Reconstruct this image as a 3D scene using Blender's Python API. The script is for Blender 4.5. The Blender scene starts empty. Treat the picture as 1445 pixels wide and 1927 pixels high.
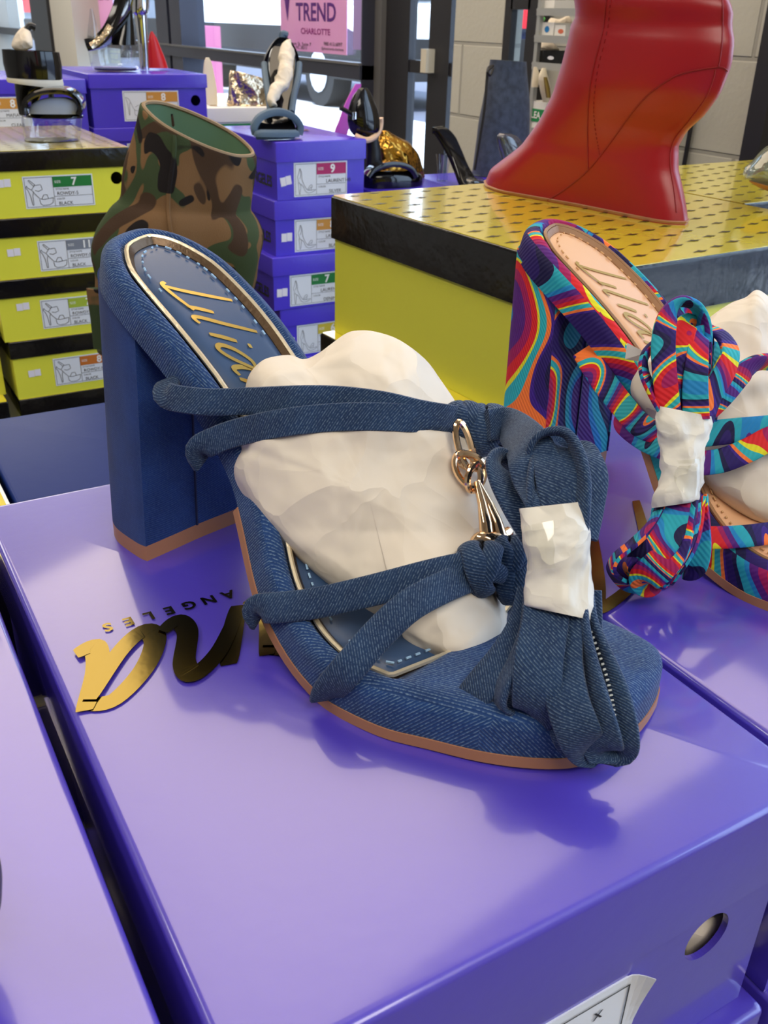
import bpy, bmesh, math, random
from mathutils import Vector, Matrix, noise
PI = math.pi
random.seed(7)
SC = bpy.context.scene
COL = SC.collection
# ---------------------------------------------------------------- camera
# world axes follow the shoe boxes: x along their short ends, y along their long sides, z up;
# z = LIFT is the lid of the box under the blue sandal
LIFT = 1.052
FPX, PITCH, ROLL, YAW, EYE = 1764.0, math.radians(27.6), math.radians(-1.75), math.radians(-31.0), 0.186
_c, _s = math.cos(YAW), math.sin(YAW)
def _uw(v): return Vector((v[0]*_c - v[1]*_s, v[0]*_s + v[1]*_c, v[2]))
_fw = Vector((0, math.cos(PITCH), -math.sin(PITCH))); _rt = Vector((1, 0, 0)); _dn = _fw.cross(_rt)
FW = _uw(_fw); RT = _uw(_rt*math.cos(ROLL) + _dn*math.sin(ROLL)); DN = _uw(_dn*math.cos(ROLL) - _rt*math.sin(ROLL))
EYEP = Vector((0, 0, EYE))
cam = bpy.data.cameras.new('camera'); camo = bpy.data.objects.new('camera', cam); COL.objects.link(camo)
camo.matrix_world = Matrix(((RT.x, -DN.x, -FW.x, 0), (RT.y, -DN.y, -FW.y, 0), (RT.z, -DN.z, -FW.z, EYE + LIFT), (0, 0, 0, 1)))
cam.sensor_fit = 'VERTICAL'; cam.sensor_height = 36.0; cam.lens = FPX/1927*36.0
cam.clip_start = 0.01; cam.clip_end = 200
cam.dof.use_dof = True; cam.dof.focus_distance = 0.36; cam.dof.aperture_fstop = 45
SC.camera = camo
def ray(x, y): return FW + RT*((x-722.5)/FPX) + DN*((y-963.5)/FPX)
def PX(x, y, t): return EYEP + ray(x, y)*t
def onz(x, y, z): d = ray(x, y); return EYEP + d*((z-EYE)/d.z)
def ony(x, y, w): d = ray(x, y); return EYEP + d*(w/d.y)
def onx(x, y, u): d = ray(x, y); return EYEP + d*(u/d.x)
def depth(p): return (Vector(p)-EYEP).dot(FW)
# ---------------------------------------------------------------- colour management, world, lights
SC.view_settings.view_transform = 'Standard'; SC.view_settings.look = 'None'
SC.view_settings.exposure = 0.4; SC.view_settings.gamma = 1.0; SC.view_settings.use_curve_mapping = False
W = bpy.data.worlds.new('world'); SC.world = W; W.use_nodes = True
wn = W.node_tree.nodes; wl = W.node_tree.links
bg = wn['Background']; bg.inputs['Color'].default_value = (0.62, 0.78, 1.0, 1); bg.inputs['Strength'].default_value = 3.2
def light(name, kind, loc, energy, color=(1, 1, 1), size=1, size_y=None, rot=None, aim=None):
    l = bpy.data.lights.new(name, kind); l.energy = energy; l.color = color
    if kind == 'AREA':
        l.shape = 'RECTANGLE'; l.size = size; l.size_y = size_y or size
    o = bpy.data.objects.new(name, l); COL.objects.link(o); o.location = loc
    if rot: o.rotation_euler = rot
    if aim: o.rotation_euler = (Vector(aim)-Vector(loc)).to_track_quat('-Z', 'Y').to_euler()
    return o
CEIL = 1.62
WARM = (1.0, 0.82, 0.61); NEUTRAL = (1.0, 0.92, 0.80)
for i, (x, y, e, sx, sy) in enumerate([(-1.35, 0.9, 17, 0.5, 1.6), (0.85, 2.15, 38, 1.7, 2.6), (0.0, -1.1, 25, 1.2, 1.2), (-1.0, 5.0, 34, 1.2, 2.4), (0.6, 6.5, 40, 1.2, 2.4)]):
    light('ceiling_lamp', 'AREA', (x, y, CEIL-0.03), e, WARM if i == 1 else NEUTRAL, sx, sy, (0, 0, 0))
sun = light('sun', 'SUN', (3, 0, 8), 5.5, (1, 0.97, 0.9)); sun.rotation_euler = Vector((0.45, 0.25, -1)).to_track_quat('-Z', 'Y').to_euler(); sun.data.angle = 0.01

# ---------------------------------------------------------------- materials
def S(r, g, b):
    f = lambda c: (c/255/12.92) if c <= 10 else ((c/255+0.055)/1.055)**2.4
    return (f(r), f(g), f(b), 1)
def new_mat(name):
    m = bpy.data.materials.new(name); m.use_nodes = True
    return m, m.node_tree.nodes, m.node_tree.links, m.node_tree.nodes['Principled BSDF']
def mat(name, col, rough=0.5, metal=0.0, spec=0.5, bump=None, coat=0.0, sheen=0.0, vary=None, trans=0.0):
    m, n, l, p = new_mat(name)
    p.inputs['Base Color'].default_value = col; p.inputs['Roughness'].default_value = rough
    p.inputs['Metallic'].default_value = metal; p.inputs['Specular IOR Level'].default_value = spec
    p.inputs['Coat Weight'].default_value = coat; p.inputs['Coat Roughness'].default_value = 0.08 if rough < 0.4 else 0.34
    p.inputs['Sheen Weight'].default_value = sheen
    tc = None
    if bump or vary:
        tc = n.new('ShaderNodeTexCoord')
    if vary:                                   # (scale, colour2, low, high)
        t = n.new('ShaderNodeTexNoise'); t.inputs['Scale'].default_value = vary[0]; t.inputs['Detail'].default_value = 4
        l.new(tc.outputs['Object'], t.inputs['Vector'])
        r = n.new('ShaderNodeValToRGB'); r.color_ramp.elements[0].color = col; r.color_ramp.elements[1].color = vary[1]
        r.color_ramp.elements[0].position = vary[2]; r.color_ramp.elements[1].position = vary[3]
        l.new(t.outputs['Fac'], r.inputs['Fac']); l.new(r.outputs['Color'], p.inputs['Base Color'])
    if bump:                                   # (scale, strength, distance)
        t = n.new('ShaderNodeTexNoise'); t.inputs['Scale'].default_value = bump[0]; t.inputs['Detail'].default_value = 3
        l.new(tc.outputs['Object'], t.inputs['Vector'])
        b = n.new('ShaderNodeBump'); b.inputs['Strength'].default_value = bump[1]; b.inputs['Distance'].default_value = bump[2]
        l.new(t.outputs['Fac'], b.inputs['Height']); l.new(b.outputs['Normal'], p.inputs['Normal'])
    return m
def clear_mat(name, tint=(1, 1, 1, 1), gloss=0.12, rough=0.03, body=0.0, bodycol=(0.8, 0.85, 0.9, 1)):
    m = bpy.data.materials.new(name); m.use_nodes = True; n = m.node_tree.nodes; l = m.node_tree.links
    n.remove(n['Principled BSDF']); out = n['Material Output']
    tr = n.new('ShaderNodeBsdfTransparent'); tr.inputs['Color'].default_value = tint
    gl = n.new('ShaderNodeBsdfGlossy'); gl.inputs['Roughness'].default_value = rough
    lw = n.new('ShaderNodeLayerWeight'); lw.inputs['Blend'].default_value = 0.5
    pw = n.new('ShaderNodeMath'); pw.operation = 'POWER'; pw.inputs[1].default_value = 4.5; l.new(lw.outputs['Facing'], pw.inputs[0])
    ad = n.new('ShaderNodeMath'); ad.operation = 'MULTIPLY_ADD'; ad.inputs[1].default_value = 0.7; ad.inputs[2].default_value = gloss
    l.new(pw.outputs[0], ad.inputs[0])
    mx = n.new('ShaderNodeMixShader'); l.new(ad.outputs[0], mx.inputs['Fac']); l.new(tr.outputs[0], mx.inputs[1]); l.new(gl.outputs[0], mx.inputs[2])
    last = mx
    if body:
        df = n.new('ShaderNodeBsdfDiffuse'); df.inputs['Color'].default_value = bodycol
        m2 = n.new('ShaderNodeMixShader'); m2.inputs['Fac'].default_value = body
        l.new(mx.outputs[0], m2.inputs[1]); l.new(df.outputs[0], m2.inputs[2]); last = m2
    l.new(last.outputs[0], out.inputs['Surface'])
    return m
def denim_mat(name, dark, light_, fleck, period=0.0011, amount=0.5):
    m, n, l, p = new_mat(name)
    uv = n.new('ShaderNodeUVMap'); sp = n.new('ShaderNodeSeparateXYZ'); l.new(uv.outputs['UV'], sp.inputs[0])
    def M(op, a, b=None):
        q = n.new('ShaderNodeMath'); q.operation = op
        for i, v in enumerate((a, b)):
            if v is None: continue
            if isinstance(v, (int, float)): q.inputs[i].default_value = v
            else: l.new(v, q.inputs[i])
        return q.outputs[0]
    diag = M('ADD', sp.outputs['X'], M('MULTIPLY', sp.outputs['Y'], 0.8))
    tw = M('MULTIPLY', M('ADD', M('SINE', M('MULTIPLY', diag, 2*PI/period)), 1.0), 0.5)
    t = n.new('ShaderNodeTexNoise'); t.inputs['Scale'].default_value = 1100; t.inputs['Detail'].default_value = 1
    l.new(uv.outputs['UV'], t.inputs['Vector'])
    t2 = n.new('ShaderNodeTexNoise'); t2.inputs['Scale'].default_value = 60; t2.inputs['Detail'].default_value = 3
    l.new(uv.outputs['UV'], t2.inputs['Vector'])
    r0 = n.new('ShaderNodeValToRGB'); r0.color_ramp.elements[0].color = dark; r0.color_ramp.elements[1].color = light_
    r0.color_ramp.elements[0].position = 0.35; r0.color_ramp.elements[1].position = 0.65
    l.new(t2.outputs['Fac'], r0.inputs['Fac'])
    f = M('MULTIPLY', tw, t.outputs['Fac'])
    r = n.new('ShaderNodeMapRange'); r.inputs['From Min'].default_value = 0.34; r.inputs['From Max'].default_value = 0.62
    r.inputs['To Max'].default_value = amount; l.new(f, r.inputs['Value'])
    mx = n.new('ShaderNodeMix'); mx.data_type = 'RGBA'; l.new(r.outputs[0], mx.inputs['Factor'])
    l.new(r0.outputs['Color'], mx.inputs['A']); mx.inputs['B'].default_value = fleck
    l.new(mx.outputs['Result'], p.inputs['Base Color']); p.inputs['Roughness'].default_value = 0.8
    p.inputs['Specular IOR Level'].default_value = 0.25; p.inputs['Sheen Weight'].default_value = 0.12
    b = n.new('ShaderNodeBump'); b.inputs['Strength'].default_value = 0.35; b.inputs['Distance'].default_value = 0.0006
    l.new(tw, b.inputs['Height']); l.new(b.outputs['Normal'], p.inputs['Normal'])
    return m
def swirl_mat(name, scale=42.0, bands=7.0, stretch=(1, 1, 1)):
    m, n, l, p = new_mat(name)
    uv = n.new('ShaderNodeUVMap'); mp = n.new('ShaderNodeMapping'); mp.inputs['Scale'].default_value = stretch
    oi = n.new('ShaderNodeObjectInfo'); va = n.new('ShaderNodeVectorMath'); va.operation = 'ADD'
    l.new(uv.outputs['UV'], va.inputs[0]); l.new(oi.outputs['Random'], va.inputs[1]); l.new(va.outputs[0], mp.inputs['Vector'])
    t = n.new('ShaderNodeTexNoise'); t.inputs['Scale'].default_value = scale; t.inputs['Detail'].default_value = 0.3; t.inputs['Distortion'].default_value = 1.1
    l.new(mp.outputs['Vector'], t.inputs['Vector'])
    a = n.new('ShaderNodeMath'); a.operation = 'MULTIPLY'; a.inputs[1].default_value = bands; l.new(t.outputs['Fac'], a.inputs[0])
    f = n.new('ShaderNodeMath'); f.operation = 'FRACT'; l.new(a.outputs[0], f.inputs[0])
    r = n.new('ShaderNodeValToRGB'); cr = r.color_ramp; cr.interpolation = 'CONSTANT'
    cols = [(0, S(40, 22, 96)), (.14, S(24, 20, 66)), (.22, S(38, 160, 178)), (.36, S(30, 128, 190)), (.44, S(84, 28, 120)), (.56, S(158, 22, 90)),
            (.66, S(214, 34, 42)), (.76, S(226, 218, 40)), (.80, S(44, 170, 180)), (.90, S(244, 122, 54)), (.96, S(60, 30, 130))]
    cr.elements[0].position = 0; cr.elements[0].color = cols[0][1]; cr.elements[1].position = cols[1][0]; cr.elements[1].color = cols[1][1]
    for q, c in cols[2:]:
        e = cr.elements.new(q); e.color = c
    l.new(f.outputs[0], r.inputs['Fac']); l.new(r.outputs['Color'], p.inputs['Base Color'])
    p.inputs['Roughness'].default_value = 0.7; p.inputs['Specular IOR Level'].default_value = 0.3
    w = n.new('ShaderNodeTexWave'); w.inputs['Scale'].default_value = 260; w.wave_type = 'BANDS'; w.bands_direction = 'DIAGONAL'
    l.new(uv.outputs['UV'], w.inputs['Vector'])
    b = n.new('ShaderNodeBump'); b.inputs['Strength'].default_value = 0.3; b.inputs['Distance'].default_value = 0.0005
    l.new(w.outputs['Fac'], b.inputs['Height']); l.new(b.outputs['Normal'], p.inputs['Normal'])
    return m
def camo_mat(name):
    m, n, l, p = new_mat(name)
    tc = n.new('ShaderNodeTexCoord'); prev = None
    base = S(122, 93, 64)
    for k, (sc, lo, col, off) in enumerate([(23, 0.50, S(62, 76, 52), 0.0), (21, 0.54, S(70, 53, 41), 3.7), (28, 0.59, S(32, 28, 30), 9.1)]):
        mp = n.new('ShaderNodeMapping'); mp.inputs['Location'].default_value = (off, off*1.3, off*0.7); mp.inputs['Scale'].default_value = (1, 1, 0.8)
        l.new(tc.outputs['Object'], mp.inputs['Vector'])
        t = n.new('ShaderNodeTexNoise'); t.inputs['Scale'].default_value = sc; t.inputs['Detail'].default_value = 1.0; t.inputs['Distortion'].default_value = 0.6
        l.new(mp.outputs['Vector'], t.inputs['Vector'])
        r = n.new('ShaderNodeMapRange'); r.inputs['From Min'].default_value = lo; r.inputs['From Max'].default_value = lo+0.012
        l.new(t.outputs['Fac'], r.inputs['Value'])
        mx = n.new('ShaderNodeMix'); mx.data_type = 'RGBA'; l.new(r.outputs[0], mx.inputs['Factor'])
        if prev: l.new(prev, mx.inputs['A'])
        else: mx.inputs['A'].default_value = base
        mx.inputs['B'].default_value = col; prev = mx.outputs['Result']
    l.new(prev, p.inputs['Base Color']); p.inputs['Roughness'].default_value = 0.85; p.inputs['Specular IOR Level'].default_value = 0.2
    w = n.new('ShaderNodeTexNoise'); w.inputs['Scale'].default_value = 900; l.new(tc.outputs['Object'], w.inputs['Vector'])
    b = n.new('ShaderNodeBump'); b.inputs['Strength'].default_value = 0.3; b.inputs['Distance'].default_value = 0.0008
    l.new(w.outputs['Fac'], b.inputs['Height']); l.new(b.outputs['Normal'], p.inputs['Normal'])
    return m
def block_mat(name):
    m, n, l, p = new_mat(name)
    tc = n.new('ShaderNodeTexCoord'); mp = n.new('ShaderNodeMapping'); mp.inputs['Rotation'].default_value = (PI/2, 0, PI/2)
    sp = n.new('ShaderNodeSeparateXYZ'); l.new(tc.outputs['Object'], sp.inputs[0])
    cb = n.new('ShaderNodeCombineXYZ'); ad = n.new('ShaderNodeMath'); ad.operation = 'ADD'
    l.new(sp.outputs['Y'], ad.inputs[0]); l.new(sp.outputs['X'], ad.inputs[1]); l.new(ad.outputs[0], cb.inputs['X']); l.new(sp.outputs['Z'], cb.inputs['Y'])
    br = n.new('ShaderNodeTexBrick'); br.inputs['Scale'].default_value = 1.0; br.inputs['Brick Width'].default_value = 0.40; br.inputs['Row Height'].default_value = 0.20
    br.inputs['Mortar Size'].default_value = 0.006; br.inputs['Mortar Smooth'].default_value = 0.4
    mp2 = n.new('ShaderNodeMapping'); mp2.inputs['Location'].default_value = (0.02, -0.135, 0); l.new(cb.outputs[0], mp2.inputs['Vector'])
    br.inputs['Color1'].default_value = S(188, 187, 178); br.inputs['Color2'].default_value = S(182, 181, 172); br.inputs['Mortar'].default_value = S(158, 157, 150)
    l.new(mp2.outputs[0], br.inputs['Vector']); l.new(br.outputs['Color'], p.inputs['Base Color']); p.inputs['Roughness'].default_value = 0.6
    t = n.new('ShaderNodeTexNoise'); t.inputs['Scale'].default_value = 90; l.new(tc.outputs['Object'], t.inputs['Vector'])
    mm = n.new('ShaderNodeMath'); mm.operation = 'MULTIPLY_ADD'; mm.inputs[1].default_value = -1.0; l.new(br.outputs['Fac'], mm.inputs[0])
    m3 = n.new('ShaderNodeMath'); m3.operation = 'MULTIPLY'; m3.inputs[1].default_value = 0.25; l.new(t.outputs['Fac'], m3.inputs[0]); l.new(m3.outputs[0], mm.inputs[2])
    b = n.new('ShaderNodeBump'); b.inputs['Strength'].default_value = 0.6; b.inputs['Distance'].default_value = 0.006
    l.new(mm.outputs[0], b.inputs['Height']); l.new(b.outputs['Normal'], p.inputs['Normal'])
    return m
def paper_mat(name, col=S(224, 214, 200), k=1.0, depth_=0.006):
    m, n, l, p = new_mat(name)
    p.inputs['Base Color'].default_value = col; p.inputs['Roughness'].default_value = 0.75; p.inputs['Specular IOR Level'].default_value = 0.25
    tc = n.new('ShaderNodeTexCoord')
    t = n.new('ShaderNodeTexNoise'); t.inputs['Scale'].default_value = 30*k; t.inputs['Detail'].default_value = 2.5; t.inputs['Distortion'].default_value = 0.4
    l.new(tc.outputs['Object'], t.inputs['Vector'])
    v = n.new('ShaderNodeTexVoronoi'); v.feature = 'F1'; v.inputs['Scale'].default_value = 42*k
    mxv = n.new('ShaderNodeMix'); mxv.data_type = 'VECTOR'; mxv.inputs['Factor'].default_value = 0.03
    l.new(tc.outputs['Object'], mxv.inputs['A']); l.new(t.outputs['Color'], mxv.inputs['B']); l.new(mxv.outputs['Result'], v.inputs['Vector'])
    mr = n.new('ShaderNodeMapRange'); mr.inputs['From Max'].default_value = 1.0; l.new(v.outputs['Distance'], mr.inputs['Value'])
    a = n.new('ShaderNodeMath'); a.operation = 'MULTIPLY_ADD'; a.inputs[1].default_value = 0.9; l.new(mr.outputs[0], a.inputs[0]); l.new(t.outputs['Fac'], a.inputs[2])
    b = n.new('ShaderNodeBump'); b.inputs['Strength'].default_value = 0.75; b.inputs['Distance'].default_value = depth_
    l.new(a.outputs[0], b.inputs['Height']); l.new(b.outputs['Normal'], p.inputs['Normal'])
    return m
M = {}
M['purple'] = mat('purple_card', S(72, 56, 182), 0.36, spec=1.0, coat=1.0, bump=(130, 0.05, 0.002))
M['purple_in'] = mat('purple_card_edge', S(60, 44, 120), 0.5)
M['purple_far'] = mat('violet_card', S(76, 58, 208), 0.25, bump=(60, 0.12, 0.004))
M['yellow'] = mat('yellow_card', S(230, 228, 72), 0.32, bump=(90, 0.06, 0.002))
M['yellow_top'] = mat('yellow_lid_print', S(232, 212, 56), 0.18, coat=1.0, bump=(22, 0.10, 0.006))
M['black_card'] = mat('black_card', S(13, 12, 14), 0.22, bump=(45, 0.22, 0.006))
M['black_print'] = mat('black_print', S(52, 44, 20), 0.35)
M['blue_card'] = mat('dark_blue_card', S(24, 46, 112), 0.32, spec=0.05, bump=(50, 0.05, 0.003))
M['white_edge'] = mat('white_edge', S(235, 238, 240), 0.6)
M['card_in'] = mat('raw_cardboard', S(140, 112, 82), 0.8)
M['gold_foil'] = mat('gold_foil', S(128, 112, 56), 0.18, 1.0, bump=(70, 0.06, 0.002))
M['gold_print'] = mat('gold_print', S(196, 166, 88), 0.34, 0.85)
M['gold_dull'] = mat('gold_print_dull', S(172, 140, 70), 0.5, 0.4)
M['gold'] = mat('rose_gold', S(252, 214, 172), 0.12, 1.0)
M['gold_strip'] = mat('gold_piping', S(244, 228, 196), 0.3, 0.7, bump=(600, 0.2, 0.0006))
M['denim'] = denim_mat('denim', S(20, 50, 98), S(30, 66, 122), S(140, 168, 192))
M['denim_strap'] = denim_mat('denim_strap', S(24, 46, 80), S(33, 60, 97), S(140, 164, 186), 0.0010, 0.42)
M['denim_heel_bounce'] = denim_mat('denim_heel_bounce', S(16, 46, 104), S(22, 56, 120), S(80, 112, 155), 0.0008, 0.25)  # same denim, made bluer: bounce light off the purple lid put into the colour
M['navy_leather'] = mat('navy_leather', S(52, 76, 112), 0.36, bump=(300, 0.05, 0.0006))
M['stitch_blue'] = mat('pale_blue_thread', S(150, 186, 220), 0.7)
M['stitch_tan'] = mat('tan_thread', S(206, 160, 110), 0.7)
M['tan_sole'] = mat('tan_rubber', S(170, 118, 84), 0.5)
M['tan_leather'] = mat('tan_leather', S(226, 178, 138), 0.42, bump=(320, 0.05, 0.0006))
M['swirl'] = swirl_mat('swirl_print', 10, 4.0)
M['swirl_strap'] = swirl_mat('swirl_print_strap', 20, 4.0, (1.3, 0.7, 1))
M['paper'] = paper_mat('tissue_paper')
M['paper_wrap'] = paper_mat('paper_band', S(226, 222, 212), 1.7, 0.0035)
M['paper_wrap'].node_tree.nodes['Principled BSDF'].inputs['Roughness'].default_value = 0.35
M['tape'] = clear_mat('clear_tape', (0.99, 0.99, 0.97, 1), 0.10, 0.12)
M['label'] = mat('label_paper', S(228, 232, 242), 0.5)
M['sticker'] = mat('price_sticker_paper', S(232, 228, 240), 0.6)
M['ink'] = mat('black_ink', S(40, 40, 44), 0.6)
M['ink_grey'] = mat('grey_ink', S(110, 114, 124), 0.6)
M['white_ink'] = mat('white_ink', S(240, 240, 240), 0.6)
for k, c in dict(green=(20, 120, 52), grey=(126, 132, 146), lime=(166, 186, 60), orange=(200, 112, 40), magenta=(178, 28, 100), ochre=(206, 146, 60), yellowband=(210, 190, 60)).items():
    M['band_'+k] = mat('label_band_'+k, S(*c), 0.5)
M['camo'] = camo_mat('camo_canvas')
M['camo_lining'] = mat('green_lining', S(86, 118, 90), 0.8)
M['camo_edge'] = mat('canvas_edge', S(150, 128, 100), 0.8)
M['red'] = mat('red_leather', S(160, 14, 26), 0.36, bump=(420, 0.06, 0.0006), vary=(7, S(150, 12, 24), 0.3, 0.7))
M['red_seam'] = mat('red_seam', S(140, 14, 24), 0.5)
M['patent'] = mat('black_patent', S(14, 13, 15), 0.08, spec=0.6)
M['black_matte'] = mat('black_leather', S(22, 22, 26), 0.42)
M['slate'] = mat('slate_blue_suede', S(82, 104, 128), 0.7)
M['slate_lining'] = mat('grey_lining', S(140, 150, 172), 0.7)
M['foam'] = mat('white_foam', S(226, 222, 210), 0.7)
M['pale_lining'] = mat('beige_lining', S(224, 190, 160), 0.5)
M['clear'] = clear_mat('clear_acrylic', (0.93, 0.95, 0.97, 1), 0.14, 0.02)
M['smoke'] = clear_mat('smoky_acrylic', (0.72, 0.72, 0.70, 1), 0.16, 0.05, 0.12, S(90, 90, 86))
M['vinyl'] = clear_mat('clear_vinyl', (0.72, 0.75, 0.68, 1), 0.22, 0.05, 0.35, S(126, 136, 118))
M['chrome'] = mat('chrome', S(225, 228, 235), 0.08, 1.0)
M['silver_crush'] = mat('silver_gold_lame', S(220, 200, 170), 0.22, 1.0, bump=(28, 0.5, 0.02))
M['gold_crush'] = mat('bronze_lame', S(196, 146, 62), 0.2, 1.0, bump=(24, 0.5, 0.02))
M['grey_denim'] = denim_mat('washed_denim', S(52, 60, 74), S(70, 80, 98), S(96, 104, 118), 0.004, 0.3)
M['denim_lining'] = mat('khaki_lining', S(110, 118, 100), 0.8)
M['cream'] = mat('cream_leather', S(232, 222, 198), 0.5)
M['red_shoe'] = mat('scarlet_leather', S(200, 20, 30), 0.3)
M['frame_black'] = mat('black_aluminium', S(34, 33, 38), 0.4, bump=(30, 0.03, 0.003))
M['frame_grey'] = mat('grey_aluminium', S(112, 112, 114), 0.45, 0.3)
M['frame_dark'] = mat('dark_bronze_aluminium', S(58, 60, 74), 0.35, 0.2)
M['glass'] = clear_mat('window_glass', (0.94, 0.97, 1.0, 1), 0.05, 0.0)
M['block'] = block_mat('painted_block')
M['wall'] = mat('painted_wall', S(196, 192, 182), 0.8, bump=(40, 0.05, 0.004))
M['ceil'] = mat('ceiling_board', S(206, 200, 190), 0.9, bump=(90, 0.1, 0.004))
M['floor'] = mat('floor_tile', S(120, 112, 104), 0.5, vary=(3, S(132, 124, 114), 0.3, 0.7))
M['cloth'] = mat('dark_table_top', S(46, 44, 56), 0.6)
M['metal_leg'] = mat('grey_metal', S(120, 122, 126), 0.4, 0.8)
M['wire'] = mat('wire_shelf', S(190, 192, 190), 0.35, 0.6)
M['poster'] = mat('pink_poster', S(240, 178, 226), 0.5, vary=(1.6, S(226, 150, 222), 0.35, 0.7))
M['poster_ink'] = mat('purple_ink', S(92, 24, 132), 0.5)
M['poster_ink2'] = mat('magenta_ink', S(150, 30, 130), 0.5)
M['poster_back'] = mat('lilac_poster_back', S(172, 150, 214), 0.6)
M['asphalt'] = mat('pale_concrete', S(206, 208, 212), 0.9, bump=(12, 0.1, 0.01))
M['tarmac'] = mat('dark_tarmac', S(92, 96, 112), 0.9, bump=(12, 0.1, 0.01))
M['brick'] = mat('pink_wall', S(206, 120, 160), 0.8)
M['car_white'] = mat('white_car_paint', S(240, 241, 244), 0.15, coat=0.6)
M['car_dark'] = mat('navy_car_paint', S(30, 38, 66), 0.15, coat=0.6)
M['car_grey'] = mat('grey_car_paint', S(120, 128, 142), 0.2, coat=0.6)
M['car_glass'] = mat('car_glass', S(30, 40, 56), 0.05)
M['tyre'] = mat('tyre_rubber', S(26, 26, 28), 0.8)
M['lamp_red'] = mat('tail_lamp', S(220, 30, 40), 0.2)
M['lamp_white'] = mat('head_lamp', S(240, 244, 250), 0.1)
M['white_box'] = mat('white_card', S(232, 232, 230), 0.5)
M['green_card'] = mat('green_card', S(18, 132, 72), 0.5)
M['opal'] = mat('beige_handle', S(206, 200, 184), 0.4)

# ---------------------------------------------------------------- geometry helpers
def base_of(o):
    v = Vector((0, 0, 0))
    while o is not None:
        v += o.location; o = o.parent
    return v
def catmull(pts, n, closed=False):
    """n samples along a Catmull-Rom curve through pts (tuples of any length)"""
    k = len(pts); out = []
    segs = k if closed else k-1
    for i in range(n):
        f = i/(n if closed else n-1)*segs; j = min(int(f), segs-1); f -= j
        g = (lambda q: pts[q % k]) if closed else (lambda q: pts[min(max(q, 0), k-1)])
        a, b, c, d = g(j-1), g(j), g(j+1), g(j+2)
        out.append(tuple(0.5*(2*b[m]+(c[m]-a[m])*f+(2*a[m]-5*b[m]+4*c[m]-d[m])*f*f+(3*b[m]-a[m]-3*c[m]+d[m])*f**3) for m in range(len(b))))
    return out
def interp(x, xs, ys):
    if x <= xs[0]: return ys[0]
    for i in range(1, len(xs)):
        if x <= xs[i]:
            return ys[i-1]+(ys[i]-ys[i-1])*(x-xs[i-1])/(xs[i]-xs[i-1])
    return ys[-1]
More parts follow.
